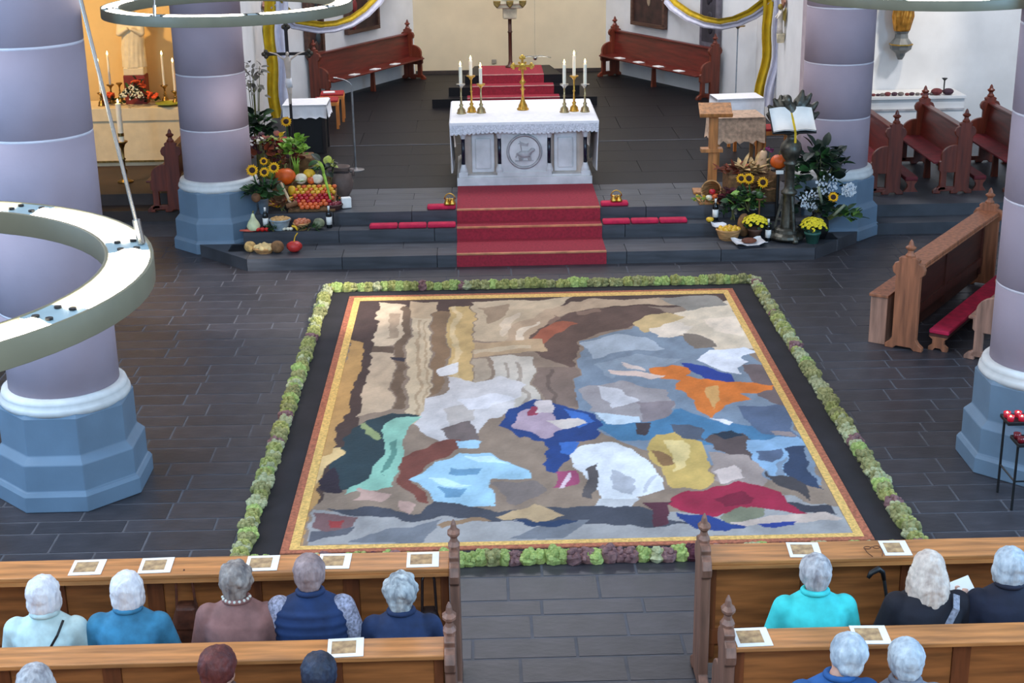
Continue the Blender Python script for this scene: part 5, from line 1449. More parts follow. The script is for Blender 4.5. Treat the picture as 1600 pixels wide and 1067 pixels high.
# votive stand at the right edge
vx, vy = G(1575, 790, 0).x + .0, 10.78
t = thing('votive_stand', 'black iron votive stand with red lights at the right edge', 'candle stand', (vx + .28, vy, 0))
h1 = GY(1575, 690, vy).z; h2 = GY(1590, 660, vy + .2).z
for sx in (-.28, .28):
    for sy in (0, .34): MB().tube([(sx, sy, 0), (sx, sy, h1 if sy == 0 else h2)], .011, 6).obj('leg', m_black, t)
for sx in (-.28, .28): MB().tube([(sx, 0, .25), (sx, .34, .25)], .008, 6).obj('brace', m_black, t)
MB().tube([(-.28, 0, .25), (.28, 0, .25)], .008, 6).obj('brace', m_black, t)
for z, y in ((h1, .0), (h2, .26)):
    MB().span(-.30, .30, y - .06, y + .14, z - .03, z).obj('tray', m_black, t, bevel=.004)
m_vr = mat('votive_red_glass', (180, 30, 48), .15, var=.1, emit=.25); m_vd = mat('votive_dark_glass', (110, 20, 30), .15, var=.2)
for z, y, m, lit in ((h1, .0, m_vd, False), (h2, .26, m_vr, True)):
    for i in range(7):
        for j in range(2):
            v = thing('votive_light', ('glowing' if lit else 'unlit') + ' red glass light, %s from left, %s row of the %s votive tray' % (NTH[i], ('front', 'rear')[j], 'upper' if lit else 'lower'), 'votive light', (vx + .28 - .27 + i * .09, vy + y - .02 + j * .085, z), 0, ('upper' if lit else 'lower') + ' votive lights')
            MB().lathe([(.026, 0), (.032, .045), (.028, .045), (.022, .006)], 10).obj('glass', m, v, smooth=True)
            if lit: MB().ell((0, 0, .03), (.009, .009, .016), 6, 5).obj('flame', m_flame, v, smooth=True)

# ================================================================ harvest displays
def col(name, rgb, rough=.5, **k): return mat('produce_' + name, rgb, rough, **k)
c_apr = col('apple_red', (176, 28, 40), .35, var=.2, scale=12, rnd=.15); c_apy = col('apple_yellow', (222, 174, 52), .35, var=.15, scale=12, rnd=.12); c_apo = col('apple_orange', (222, 100, 50), .35, var=.2, scale=12, rnd=.12)
c_pump = col('pumpkin_orange', (222, 96, 24), .45, var=.12, scale=8); c_hok = col('pumpkin_red', (196, 50, 44), .45, var=.12)
c_white = col('white_gourd', (232, 224, 200), .6, var=.08); c_yel = col('yellow_gourd', (236, 186, 44), .5, var=.1); c_green = col('green_gourd', (150, 160, 62), .5, var=.25, scale=14)
c_pot = col('potato', (198, 154, 96), .75, var=.15, scale=10, rnd=.12); c_onion = col('onion', (190, 108, 70), .4, var=.15, rnd=.12); c_brown = col('brown', (112, 76, 48), .8, var=.25, scale=12)
c_tom = col('tomato', (196, 34, 28), .3, var=.1); c_stem = col('stem', (104, 104, 56), .7); c_celery = col('celery', (140, 178, 60), .5, var=.2, scale=10)
c_petal = col('sun_petal', (244, 178, 20), .7, var=.12, scale=20); c_disc = col('sun_disc', (54, 30, 18), .9, var=.3, scale=60)
def veg(name, label, cat, loc, r, m, stem=0.0, ridges=0, dent=.12, rot=None, grp=None, nu=16, nv=10, sm=None):
    t = thing(name, label, cat, loc, 0, grp, rot=rot)
    r3 = r if isinstance(r, tuple) else (r, r, r)
    MB().ell((0, 0, r3[2]), r3, nu, nv, dent=dent, ridges=ridges).obj('flesh', m, t, smooth=True)
    if stem: MB().tube([(0, 0, r3[2] * (2 - dent * 1.6)), (stem * .15, 0, r3[2] * 2 + stem * .5), (stem * .5, 0, r3[2] * 2 + stem)], [r3[0] * .1, r3[0] * .07, r3[0] * .09], 6).obj('stem', sm or c_stem, t)
    return t
APPLE = {}
def apple(label, loc, r, m, grp, name='apple', cat='apple'):
    t = thing(name, label, cat, loc, random.uniform(0, 6), grp)
    k = m.name
    if k not in APPLE:
        APPLE[k] = (MB().ell((0, 0, .92), (1, 1, .92), 10, 7, dent=.2).mesh('flesh', m, True), MB().tube([(0, 0, 1.45), (.1, 0, 2.0)], .07, 5).mesh('stem', c_brown))
    put('flesh', APPLE[k][0], t, scale=r); put('stem', APPLE[k][1], t, scale=r)
def sunflower(label, loc, r, yaw=0.0, pitch=1.15, stemto=None, grp='sunflowers'):
    """flower head turned towards the nave"""
    t = thing('sunflower', label, 'sunflower', loc, 0, grp)
    M = RZ(yaw) @ RX(pitch)
    ml = MB(); n = 15
    for i in range(n):
        a = 2 * PI * i / n; q = RZ(a); rr = r * (1.0 if i % 2 else .9)
        ml.add([q @ Vector(p) for p in ((r * .42, -r * .10, .004), (r * .72, -r * .15, .012), (rr, 0, -.004), (r * .72, r * .15, .012), (r * .42, r * .10, .004), (r * .6, 0, -.006))], [(0, 1, 5), (1, 2, 5), (2, 3, 5), (3, 4, 5), (4, 0, 5), (0, 4, 3, 2, 1)], M)
    ml.obj('petals', c_petal, t)
    MB().ell((0, 0, .006), (r * .46, r * .46, r * .16), 14, 6, M).obj('disc', c_disc, t, smooth=True)
    d = Vector(stemto) - Vector(loc) if stemto else Vector((0, .03, -.25))
    b = M @ Vector((0, 0, -.02))
    MB().tube([b, b * 2 + d * .3, d], [.010, .010, .012], 6).obj('stem', m_leaf, t)
    for k in range(2):
        put('leaf', leafmesh(m_leaf, .12, .045), t, loc=d * (.35 + .3 * k), rot=(0, .2, 2.6 + 3 * k))
    return t
def basket(label, loc, r, h, m, lipm=None, grp='harvest baskets', handle=False, sy=1.0):
    t = thing('basket', label, 'basket', loc, 0, grp)
    MB().lathe([(r * .7, 0), (r * .72, .004), (r * .88, h * .5), (r, h), (r * .93, h), (r * .8, h * .5), (r * .66, .015), (.01, .015)], 18, sy=sy).obj('bowl', m, t)
    ringp = [(r * .97 * math.cos(a), sy * r * .97 * math.sin(a), h) for a in np.linspace(0, 2 * PI, 19)]
    MB().tube(ringp, .014, 6).obj('rim', lipm or m, t, smooth=True)
    if handle: MB().tube([(r * math.cos(a), 0, h + r * 1.0 * math.sin(a)) for a in np.linspace(0, PI, 11)], .012, 6).obj('handle', lipm or m, t)
    return t
def fill(loc, r, h, n, m, size, label, name, cat, grp, seed, sq=(1.15, .9, .85), layers=2):
    rs = random.Random(seed); me = MB().ell((0, 0, 0), (size * sq[0], size * sq[1], size * sq[2]), 8, 6).mesh(name, m, True)
    for i in range(n):
        a = 2.4 * i; q = r * math.sqrt((i + .5) / n) * .85
        put(name, me, None, loc=(loc[0] + q * math.cos(a), loc[1] + q * math.sin(a), loc[2] + h + .55 * size + .5 * size * (1 - q / r) + rs.uniform(0, .01)), rot=(rs.uniform(-.5, .5), rs.uniform(-.5, .5), rs.uniform(0, 6)), label=label, cat=cat, group=grp)
def bottle(label, loc, h=.28):
    t = thing('wine_bottle', label, 'bottle', loc, 0, 'wine bottles in the harvest displays')
    MB().lathe([(.036, 0), (.038, .01), (.038, h * .6), (.03, h * .7), (.014, h * .78), (.013, h - .01), (.016, h)], 14).obj('glass', mat('dark_bottle', (14, 18, 20), .12), t, smooth=True)
    MB().lathe([(.0385, h * .15), (.0385, h * .5)], 14).obj('label', m_paper, t, smooth=True)
    MB().lathe([(.0145, h * .8), (.0145, h * .98)], 10).obj('capsule', m_paper if 'foil' not in label else m_silver, t, smooth=True)
# --- left display, carried by a draped crate
t = thing('display_crate', 'burlap covered crate carrying the left harvest display', 'crate', (-2.52, 19.98, Z3))
MB().box(0, 0, .12, .86, .58, .24).obj('crate', m_lect, t); MB().box(0, 0, .13, .89, .61, .27).obj('burlap_cover', m_burlap, t, bevel=.03)
ZB = Z3 + .268
MB().box(0, 0, 0, .62, .46, .02).obj('fruit_board', m_burlap, None, loc=(-2.27, 19.5, Z3 + .115), rot=(.46, 0, 0), label='sloping burlap board under the pile of apples', cat='board')
SL = math.tan(.46)
for i in range(8):
    for j in range(8):
        x = -2.53 + .068 * j + (.034 if i % 2 else 0) - .0 + (0.004 * i); y = 19.30 + .055 * i
        if (i < 2 and j < 2 - i) or (i < 3 and j > 5 + i * 1): continue
        z = Z3 + .135 + (y - 19.5) * SL
        m = c_apy if i >= 5 else (c_apr if (i + j * 3) % 4 and i > 1 else c_apo)
        if i >= 5 and (i * 5 + j) % 3 == 0: m = c_apo
        apple('%s apple, %s from left, %s row up in the apple pile' % ({'w': 'yellow', 'd': 'red', 'e': 'orange-red'}[m.name[-1]], NTH[j], NTH[i]), (x, y, z), .034, m, 'apples piled on the burlap board')
def at(px, py, y): return GY(px, py, y)
def sit(px, y): return GY(px, 300, y).x
veg('pumpkin', 'big orange pumpkin beside the sunflowers of the left display', 'pumpkin', (at(446, 275, 19.78).x, 19.78, ZB), (.13, .13, .12), c_pump, .05, 8)
veg('cauliflower', 'white cauliflower right of the big orange pumpkin', 'cauliflower', (at(470, 275, 19.8).x, 19.8, ZB), (.085, .085, .075), c_white, 0, 0, .05)
for k in range(6): put('leaf', leafmesh(m_leafl, .10, .04), bpy.data.objects['cauliflower'], loc=(.05 * math.cos(k), .05 * math.sin(k), .03), rot=(0, -.7, k * 1.05))
veg('melon', 'round yellow melon above the apple pile', 'melon', (at(483, 268, 19.92).x, 19.92, ZB + .02), .085, c_yel, .02)
veg('tomato', 'large red tomato under the yellow melon', 'tomato', (at(486, 277, 19.78).x, 19.78, ZB), .055, c_apo, .02, 5)
veg('gourd', 'pale round gourd right above the apple pile', 'gourd', (at(496, 279, 19.8).x, 19.8, ZB), (.075, .075, .07), c_white, .04)
veg('gourd', 'yellow gourd left of the apple pile', 'gourd', (at(457, 287, 19.64).x - .01, 19.62, Z3 + .14), (.055, .055, .08), c_yel, .04)
# tall back row on a second crate
t = thing('display_crate', 'tall crate behind the left display', 'crate', (-2.66, 20.5, Z3)); MB().box(0, 0, .25, .6, .4, .5).obj('crate', m_lect, t); MB().box(0, 0, .26, .63, .43, .53).obj('burlap_cover', m_burlap, t, bevel=.03)
ZB2 = Z3 + .53
veg('gourd', 'green-yellow striped gourd at the top left of the left display', 'gourd', (at(424, 218, 20.3).x, 20.36, ZB2), (.12, .1, .075), c_green, .04, 6)
veg('gourd', 'long yellow gourd in the upper left display', 'gourd', (at(424, 232, 20.3).x, 20.28, ZB2 - .10), (.13, .07, .06), c_yel, .03, 4)
veg('squash', 'lime green squash below the yellow gourd', 'squash', (at(420, 244, 20.1).x, 20.12, ZB), (.08, .08, .10), c_green, .03, 6)
veg('squash', 'small rust red squash in the upper left display', 'squash', (at(444, 222, 20.55).x, 20.55, ZB2), (.06, .06, .06), c_hok, .04, 6)
sunflower('single sunflower at the very top of the left display', at(447, 190, 20.55), .085, .1, 1.0, stemto=(at(447, 190, 20.55).x + .02, 20.6, ZB2))
t = thing('celery', 'leafy green celery standing in the left display', 'celery', (at(463, 264, 20.12).x, 20.12, ZB))
for k in range(7):
    a = k * .9; MB().tube([(.02 * math.cos(a), .02 * math.sin(a), 0), (.025 * math.cos(a), .02 * math.sin(a), .18), (.06 * math.cos(a), .05 * math.sin(a), .32)], [.016, .014, .007], 6).obj('stalk', c_celery, t, smooth=True)
foliage(t, (0, 0, .40), (.15, .12, .2), 70, [c_celery, m_leafl], .10, .04, 21)
def shrub(label, loc, c, r, n, ms, L, w, seed, stems=4, cat='foliage', name='leafy_branch'):
    t = thing(name, label, cat, loc, 0, 'greenery of the displays')
    rs = random.Random(seed)
    for k in range(stems):
        e = (c[0] + rs.uniform(-.6, .6) * r[0], c[1] + rs.uniform(-.6, .6) * r[1], c[2] + rs.uniform(.1, .7) * r[2])
        MB().tube([(rs.uniform(-.03, .03), rs.uniform(-.03, .03), 0), (e[0] * .5, e[1] * .5, e[2] * .55), e], [.008, .007, .004], 5).obj('stem', c_stem, t)
    foliage(t, c, r, n, ms, L, w, seed)
    return t
shrub('plum coloured foliage between pillar and left display', (-2.95, 20.2, Z3), (-.02, 0, .62), (.20, .16, .3), 60, [m_plum, m_rust], .11, .04, 31)
shrub('rust brown leaves in the middle of the left display', (-2.62, 20.12, ZB), (-.05, .02, .26), (.2, .08, .22), 44, [m_rust, m_plum], .1, .04, 32)
shrub('dark green pot plant behind the left display beside the pillar', (at(400, 190, 21.0).x, 21.0, Z3), (0, 0, .78), (.28, .2, .28), 80, [m_leafd, m_leaf], .13, .05, 33)
shrub('grey wispy branches against the left choir wall', (at(400, 190, 21.3).x, 21.25, Z3), (.0, 0, 1.35), (.26, .1, .45), 50, [mat('grey_leaf', (104, 100, 92), .8, rnd=.2), mat('dusty_leaf', (140, 134, 122), .8, rnd=.2)], .11, .025, 34, stems=7)
shrub('green vine leaves right of the celery', (-2.12, 20.0, Z3), (.0, 0, .42), (.22, .12, .18), 26, [m_leaf, m_leafd, c_green], .12, .05, 35)
shrub('yellow marigold tufts at the right end of the left display', (-1.98, 19.62, Z3), (0, 0, .09), (.12, .08, .09), 30, [c_petal, m_rust, m_leaf], .05, .02, 36)
shrub('mixed yellow and rust leaves at the top of the left display', (-2.78, 20.22, ZB), (-.02, 0, .42), (.22, .08, .2), 60, [m_rust, c_yel, c_green, c_hok, c_green], .09, .04, 71)
shrub('pale flowers left of the yellow gourd in the left display', (-2.98, 20.1, Z3), (.0, 0, .78), (.10, .06, .08), 24, [c_white, c_green], .05, .025, 72, cat='flowers')
# sunflowers in a bucket
t = thing('flower_bucket', 'pale blue bucket of sunflowers beside the left pillar base', 'bucket', (-2.90, 19.30, Z3))
MB().lathe([(.055, 0), (.075, .20), (.08, .20), (.07, .19), (.05, .01)], 14).obj('bucket', mat('pale_blue_enamel', (150, 166, 182), .4), t, smooth=True)
shrub('dark leaves of the bucket sunflowers, left display', (-2.90, 19.30, Z3 + .18), (0, 0, .10), (.27, .14, .13), 60, [m_leafd, m_leaf, m_leaf], .12, .05, 37)
for px, py, r, nm in ((394, 266, .088, 'leftmost'), (413, 269, .075, 'lower middle'), (428, 262, .085, 'rightmost'), (412, 252, .062, 'smallest, upper')):
    y = 19.26 if py > 255 else 19.42
    sunflower('%s of the four sunflowers above the blue bucket' % nm, at(px, py, y), r, random.uniform(-.2, .2), 1.15, stemto=(-2.90, 19.30, Z3 + .1))
veg('walnut_ball', 'brown round ball hanging in the leaves beside the pillar base', 'ball', at(400, 309, 19.12) - Vector((0, 0, .06)), .062, c_brown, 0, 0, 0)
MB().tube([at(401, 300, 19.14), at(402, 296, 19.2), Vector((-2.9, 19.26, Z3 + .2))], .006, 5).obj('twig', c_brown, None, label='thin twig carrying the brown ball by the pillar base', cat='twig')
t = thing('wooden_mallet', 'pale wooden mallet leaning between the baskets and the pumpkin', 'mallet', at(452, 318, 19.3), 0)
MB().tube([(.02, 0, .0), (-.12, .18, .24)], .02, 10).obj('handle', mat('pale_wood', (206, 178, 142), .6), t)
MB().tube([(-.04, -.02, -.03), (.10, .03, .0)], .036, 10).obj('head', c_brown, t, smooth=True)
shrub('dry brown leaves under the wooden mallet', (-2.66, 19.40, Z3), (0, 0, .07), (.2, .12, .08), 40, [m_rust, c_brown, c_petal], .09, .035, 38)
# baskets and bottles on the second step
bx = at(438, 352, 19.07).x
basket('grey-blue basket of potatoes on the left steps', (bx, 19.07, Z2), .135, .13, mat('grey_blue_cane', (140, 152, 158), .7, bump=.5, bscale=40)); fill((bx, 19.07, Z2), .13, .10, 22, c_pot, .034, 'potato in the grey-blue basket', 'potato', 'potato', 'potatoes in the grey-blue basket', 2)
bx = at(471, 352, 19.05).x
basket('round brown basket of onions on the left steps', (bx, 19.05, Z2), .105, .08, m_wicker); fill((bx, 19.05, Z2), .105, .06, 9, c_onion, .042, 'brown onion in the round basket', 'onion', 'onion', 'onions in the round basket', 3, (1, 1, .95))
bottle('wine bottle left of the potato basket', (at(415, 345, 19.10).x, 19.10, Z2), .30)
bottle('wine bottle right of the onion basket', (at(514, 340, 19.10).x, 19.10, Z2), .30)
t = thing('honey_jar', 'small amber honey jar below the apple pile', 'jar', (at(497, 330, 19.12).x, 19.12, Z2)); MB().lathe([(.03, 0), (.035, .01), (.035, .08), (.03, .09)], 12).obj('glass', mat('amber', (150, 92, 36), .15), t, smooth=True); MB().lathe([(.033, .088), (.033, .108)], 12).obj('lid', m_gold, t)
bx = at(521, 322, 19.42).x
basket('dark basket with plums at the right of the apple pile', (bx, 19.42, Z3), .12, .07, mat('dark_cane', (74, 44, 40), .7, bump=.5)); fill((bx, 19.42, Z3), .11, .05, 12, col('plum', (120, 24, 44), .35), .03, 'dark red plum in the dark basket', 'plum', 'plum', 'plums in the dark basket', 4, (1, 1, 1))
MB().box(0, 0, 0, .13, .10, .14).obj('paper_parcel', m_paper, None, bevel=.012, loc=(at(541, 317, 19.5).x, 19.5, Z3 + .075), rot=(0, 0, .25), label='white paper parcel right of the plum basket', cat='parcel')
t = thing('leek', 'long green leek leaning on the apple pile', 'leek', at(517, 312, 19.42))
d = at(502, 258, 19.72) - at(517, 312, 19.42); MB().tube([(0, 0, 0), d * .4, d * .7, d], [.016, .018, .022, .008], 8).obj('stalk', c_celery, t, smooth=True)
for k in range(3): put('leaf', leafmesh(c_celery, .2, .02), t, loc=d * .7, rot=(0, -1.1 - .2 * k, 1.9 + k * .4))
# clay jug
t = thing('clay_jug', 'big grey-brown clay jug with a dark strap beside the left display', 'jug', (at(534, 296, 20.2).x, 20.2, Z3))
MB().lathe([(.09, 0), (.10, .01), (.15, .10), (.165, .2), (.14, .30), (.105, .345), (.10, .36), (.125, .40), (.13, .42), (.115, .42), (.09, .37)], 22).obj('body', m_terra, t, smooth=True)
MB().tube([(.112 * math.cos(a), .112 * math.sin(a), .352 + .006 * math.sin(3 * a)) for a in np.linspace(0, 2 * PI, 20)], .014, 6).obj('strap', mat('dark_strap', (48, 40, 40), .6), t)
for s in (-1, 1): MB().tube([(s * .11, 0, .37), (s * .17, 0, .36), (s * .165, 0, .28)], .016, 6).obj('handle', m_terra, t, smooth=True)
# lowest row
t = thing('squash', 'pale pear-shaped squash in front of the pillar base', 'squash', (at(396, 350, 19.0).x, 19.0, Z2)); MB().lathe([(.02, 0), (.075, .02), (.09, .07), (.07, .12), (.035, .17), (.02, .22), (.008, .24)], 16).obj('flesh', col('pale_squash', (222, 226, 178), .5), t, smooth=True); MB().tube([(0, 0, .235), (.01, 0, .27)], .01, 6).obj('stem', c_stem, t)
for k, px in enumerate((396, 403, 410, 417)):
    apple('ripe tomato in the row below the pale squash', (at(px, 357, 18.94 + .02).x + .0, 18.96, Z2), .034, c_tom, 'tomatoes in the row', 'tomato', 'tomato')
t = thing('carrots', 'bunch of pale red carrots left of the tomatoes', 'carrots', (at(384, 358, 18.97).x, 18.97, Z2))
for k in range(3): MB().tube([(.09, -.02 + .025 * k, .018), (-.08, -.01 + .02 * k, .016)], [.018, .006], 8).obj('carrot', col('carrot', (214, 96, 76), .5), t, smooth=True)
bx = at(412, 374, 18.55).x
basket('flat wicker basket of pale potatoes on the lowest left step', (bx, 18.52, Z1), .14, .06, m_wicker, sy=.8); fill((bx, 18.52, Z1), .13, .045, 20, col('pale_potato', (214, 186, 130), .7, rnd=.1), .036, 'pale potato in the flat wicker basket', 'potato', 'potato', 'potatoes in the flat basket', 6)
veg('kohlrabi', 'rough tan celeriac left of the flat basket', 'celeriac', (at(390, 376, 18.56).x, 18.56, Z1), .075, col('celeriac', (176, 142, 88), .85, var=.3, scale=16, bump=.4), 0, 5)
veg('loaf', 'round brown loaf right of the flat basket', 'bread', (at(433, 378, 18.5).x, 18.5, Z1), (.085, .08, .08), col('loaf', (128, 92, 58), .85, var=.2, scale=14, bump=.3), 0, 0, .02)
veg('pumpkin', 'small red pumpkin alone on the lowest left step', 'pumpkin', (at(460, 378, 18.55).x, 18.52, Z1), (.095, .095, .075), c_hok, .10, 8, sm=c_yel)
for k, (px, py) in enumerate(((444, 358), (450, 357), (455, 357))): apple('white mushroom in the row above the small red pumpkin', (at(px, py, 18.99).x, 18.99, Z2), .026, c_white, 'white mushrooms', 'mushroom', 'mushroom')
MB().tube([at(456, 353, 18.99) + Vector((0, 0, -.0)), at(462, 354, 18.98), at(465, 360, 18.97)], [.012, .022, .012], 8).obj('banana_gourd', c_yel, None, smooth=True, label='small curved yellow gourd above the small red pumpkin', cat='gourd')
shrub('parsley tuft between tomatoes and loaf', (at(425, 362, 18.97).x, 18.97, Z2), (0, 0, .04), (.09, .06, .05), 26, [m_leaf, m_leafd], .05, .02, 41, stems=2)
shrub('flat parsley leaves below the onion basket', (at(482, 360, 18.98).x, 18.98, Z2), (0, 0, .03), (.16, .06, .04), 34, [m_leaf, m_leafd], .06, .02, 42, stems=2)
veg('cabbage', 'grey-green cabbage between onion basket and bottle', 'cabbage', (at(498, 350, 19.05).x, 19.05, Z2), .075, col('cabbage', (128, 134, 102), .6, var=.2, scale=10), 0, 5)

# --- right display around the bronze lectern
ex, ey = 3.93, 18.60
t = thing('eagle_lectern', 'dark bronze eagle lectern on a ringed column with an open base', 'lectern', (ex, ey, Z1))
ze = lambda py: GY(1240, py, ey).z - Z1
MB().lathe([(.22, 0.04), (.23, .06), (.22, .09), (.17, .12), (.165, .16), (.14, .18)], 18).obj('base', m_bronze, t, smooth=False)
for k in range(3):
    a = -PI / 2 + k * 2 * PI / 3 + .3; M = RZ(a)
    MB().prism([(.10, 0), (.24, 0), (.26, .04), (.20, .12), (.12, .12)], .07, 'xz', M=M).obj('lion_foot', m_bronze, t, bevel=.02)
    b = MB().prism([(.06, .16), (.10, .16), (.075, .60), (.05, .60)], .03, 'xz', M=M).prism([(.15, .16), (.18, .16), (.09, .60), (.06, .60)], .03, 'xz', M=M).box(.11, 0, .28, .09, .028, .025, M).box(.10, 0, .40, .07, .028, .025, M)
    b.obj('open_buttress', m_bronze, t)
zk = ze(232)
MB().lathe([(.10, .16), (.085, .2), (.075, .45), (.072, .60), (.10, .62), (.105, .65), (.07, .68), (.062, .72), (.06, zk - .22), (.085, zk - .2), (.085, zk - .18), (.06, zk - .16), (.10, zk - .11), (.135, zk - .04), (.14, zk), (.12, zk + .07), (.07, zk + .12), (.05, zk + .16), (.09, zk + .2)], 22).obj('column', m_bronze, t, smooth=True)
# eagle
zw = ze(185)
f = MB()
f.ell((0, .10, zw + .02), (.09, .10, .17), 14, 10); f.ell((-.06, .08, zw + .22), (.06, .07, .07), 12, 10); cap(f, (-.03, .09, zw + .12), .07, (-.055, .085, zw + .2), .055, 10)
f.ell((-.11, .055, zw + .215), (.035, .022, .018), 8, 6); f.ell((-.09, .1, zw + .26), (.03, .04, .025), 8, 6)
cap(f, (-.03, .05, zw - .1), .035, (-.04, .0, zw - .2), .025, 8); cap(f, (.04, .05, zw - .1), .035, (.05, .0, zw - .2), .025, 8)
f.ell((0, .02, zw - .17), (.13, .09, .05), 12, 8)
remesh(f.obj('eagle_body', m_bronze, t, smooth=True), .010, 2)
for s in (-1, 1):
    w_ = MB(); n = 4
    for k in range(n):
        a0 = math.radians((2, 22, 46, 66)[k]); L = (.30, .30, .27, .23)[k] * (1.0 if s > 0 else .72)
        p = Vector((s * .06, .15, zw - .02 + .03 * k)); dd = Vector((s * math.cos(a0), .15, math.sin(a0)))
        tip = p + dd * L + Vector((s * .02 * (k < 3), 0, .05))
        w_.tube([p, p + dd * L * .5, p + dd * L * .85, tip], [.07, .075, .05, .02], 7)
    remesh(w_.obj('wing', m_bronze, t, smooth=True), .012, 2)
# open book
bk = thing('open_book', 'large open white book with a yellow ribbon on the bronze lectern', 'book', (ex - .01, ey - .06, Z1 + zw), 0.05)
tiltm = TR(0, 0, 0) @ RX(.72) @ RY(0)
MB().box(0, 0, -.105 + .07, .56, .40, .02, tiltm).obj('cover', mat('black_cover', (24, 24, 26), .5), bk, bevel=.004)
for s in (-1, 1):
    g = [[tiltm @ Vector((s * .27 * f_, -.18 + .36 * e, -.015 + .028 * math.sin(min(1, f_ * 1.15) * PI) ** .7 + .004)) for e in (0, .5, 1)] for f_ in (0.01, .1, .25, .5, .75, 1)]
    MB().sheet(g, .022).obj('pages', m_paper, bk, smooth=True)
rib = [tiltm @ Vector((.0, .10, .005)), tiltm @ Vector((0, -.18, .01)), tiltm @ Vector((.01, -.20, -.03)), tiltm @ Vector((.01, -.20, -.03)) + Vector((0, -.01, -.12))]
MB().sheet([[p + Vector((-.014, 0, 0)), p + Vector((.014, 0, 0))] for p in rib], .004).obj('ribbon', m_yel, bk)
# sheaf stand behind
ZR = Z3
t = thing('display_crate', 'burlap covered crate carrying the right harvest display', 'crate', (3.62, 19.62, ZR)); MB().box(0, 0, .17, .66, .5, .34).obj('crate', m_lect, t); MB().box(0, 0, .18, .69, .53, .37).obj('burlap_cover', m_burlap, t, bevel=.03)
ZR2 = ZR + .37
def sheaf(label, loc, n, L, m, seed, spread=.5, tilt=0.0):
    t = thing('corn_sheaf', label, 'straw', loc, 0, 'straw and corn husks'); rs = random.Random(seed)
    for k in range(n):
        a = rs.uniform(0, 2 * PI)
        put('husk', leafmesh(m, L, .03, .15), t, loc=(rs.uniform(-.12, .12), rs.uniform(-.08, .08), rs.uniform(.0, .08)), rot=(rs.uniform(-.5, .5), -rs.uniform(.1, 1.0), a), scale=rs.uniform(.7, 1.2))
m_straw = mat('straw', (190, 160, 112), .85, var=.25, scale=10, rnd=.2); m_strawd = mat('dark_straw', (130, 96, 64), .85, var=.25, rnd=.2)
sheaf('pale corn husks spread over the right display', (3.60, 19.5, ZR2), 46, .22, m_straw, 51)
sheaf('brown straw bundle behind the right sunflowers', (3.66, 19.33, ZR + .15), 40, .22, m_strawd, 52)
sheaf('reddish husks at the left of the right display', (3.32, 19.55, ZR2 - .02), 20, .18, m_rust, 53)
t = thing('butternut_squash', 'beige butternut squash standing in the husks', 'squash', (at(1188, 255, 19.5).x, 19.5, ZR2 + .01), 0); MB().lathe([(.03, 0), (.07, .02), (.085, .07), (.065, .13), (.05, .2), (.048, .27), (.03, .29)], 16, M=RY(.15)).obj('flesh', col('butternut', (216, 176, 136), .5), t, smooth=True); MB().tube([(.04, 0, .285), (.05, 0, .32)], .012, 6).obj('stem', c_stem, t)
shrub('magenta flowers above the butternut squash', (at(1200, 235, 19.6).x, 19.62, ZR2), (0, 0, .26), (.08, .05, .06), 22, [mat('magenta', (142, 60, 112), .8, rnd=.2)], .04, .018, 54, stems=3, cat='flowers')
t = thing('pumpkin_stand', 'small black stand with a white card under the orange pumpkin', 'stand', (at(1217, 270, 19.0).x, 19.05, Z2))
hp = GY(1217, 264, 19.05).z - Z2; MB().tube([(0, 0, 0), (0, 0, hp - .02)], .02, 8).obj('post', m_black, t); MB().lathe([(.10, hp - .02), (.10, hp)], 16).obj('plate', m_black, t); MB().lathe([(.1, 0), (.1, .02)], 16).obj('foot', m_black, t); MB().box(0, -.103, hp - .02, .10, .006, .05).obj('card', m_paper, t)
veg('pumpkin', 'bright orange pumpkin left of the bronze column', 'pumpkin', (at(1217, 250, 19.05).x, 19.05, Z2 + hp), (.105, .105, .1), c_pump, .04, 8)
veg('squash', 'orange-red flat squash among the husks', 'squash', (at(1172, 254, 19.6).x, 19.62, ZR2), (.09, .08, .05), c_hok, .02, 6)
veg('squash', 'green squash at the top of the right husks', 'squash', (at(1164, 249, 19.7).x, 19.72, ZR2), .05, c_green, .03)
# bucket with sunflowers
t = thing('flower_bucket', 'zinc bucket of sunflowers in the right display', 'bucket', (at(1178, 325, 19.02).x, 19.05, Z2)); MB().lathe([(.06, 0), (.08, .16), (.085, .16), (.075, .15), (.055, .01)], 14).obj('bucket', mat('zinc', (150, 156, 162), .35, .8), t, smooth=True)
bxk = at(1178, 325, 19.02).x
shrub('green leaves of the right bucket sunflowers', (bxk - .08, 19.02, Z2 + .13), (-.04, 0, .12), (.26, .14, .16), 70, [m_leaf, m_leaf, m_leafl, m_leafd], .11, .045, 55)
for px, py, r, nm in ((1158, 279, .075, 'left'), (1170, 279, .085, 'middle'), (1192, 285, .085, 'right')): sunflower('%s one of the three sunflowers in the zinc bucket' % nm, at(px, py, 18.96), r, .05, 1.15, stemto=(bxk, 19.04, Z2 + .1))
veg('green_apple', 'round green apple gourd in front of the right sunflowers', 'gourd', at(1187, 307, 18.9) - Vector((0, 0, .03)), .05, m_leaf, .02)
MB().lathe([(.05, 0), (.05, .012)], 12, tuple(at(1187, 307, 18.9) - Vector((0, 0, .04)))).tube([at(1187, 307, 18.9) - Vector((0, 0, .04)), Vector((at(1187, 307, 18.9).x, 18.9, Z1))], .012, 6).obj('gourd_stand', c_brown, None, label='thin stand under the round green gourd', cat='stand')
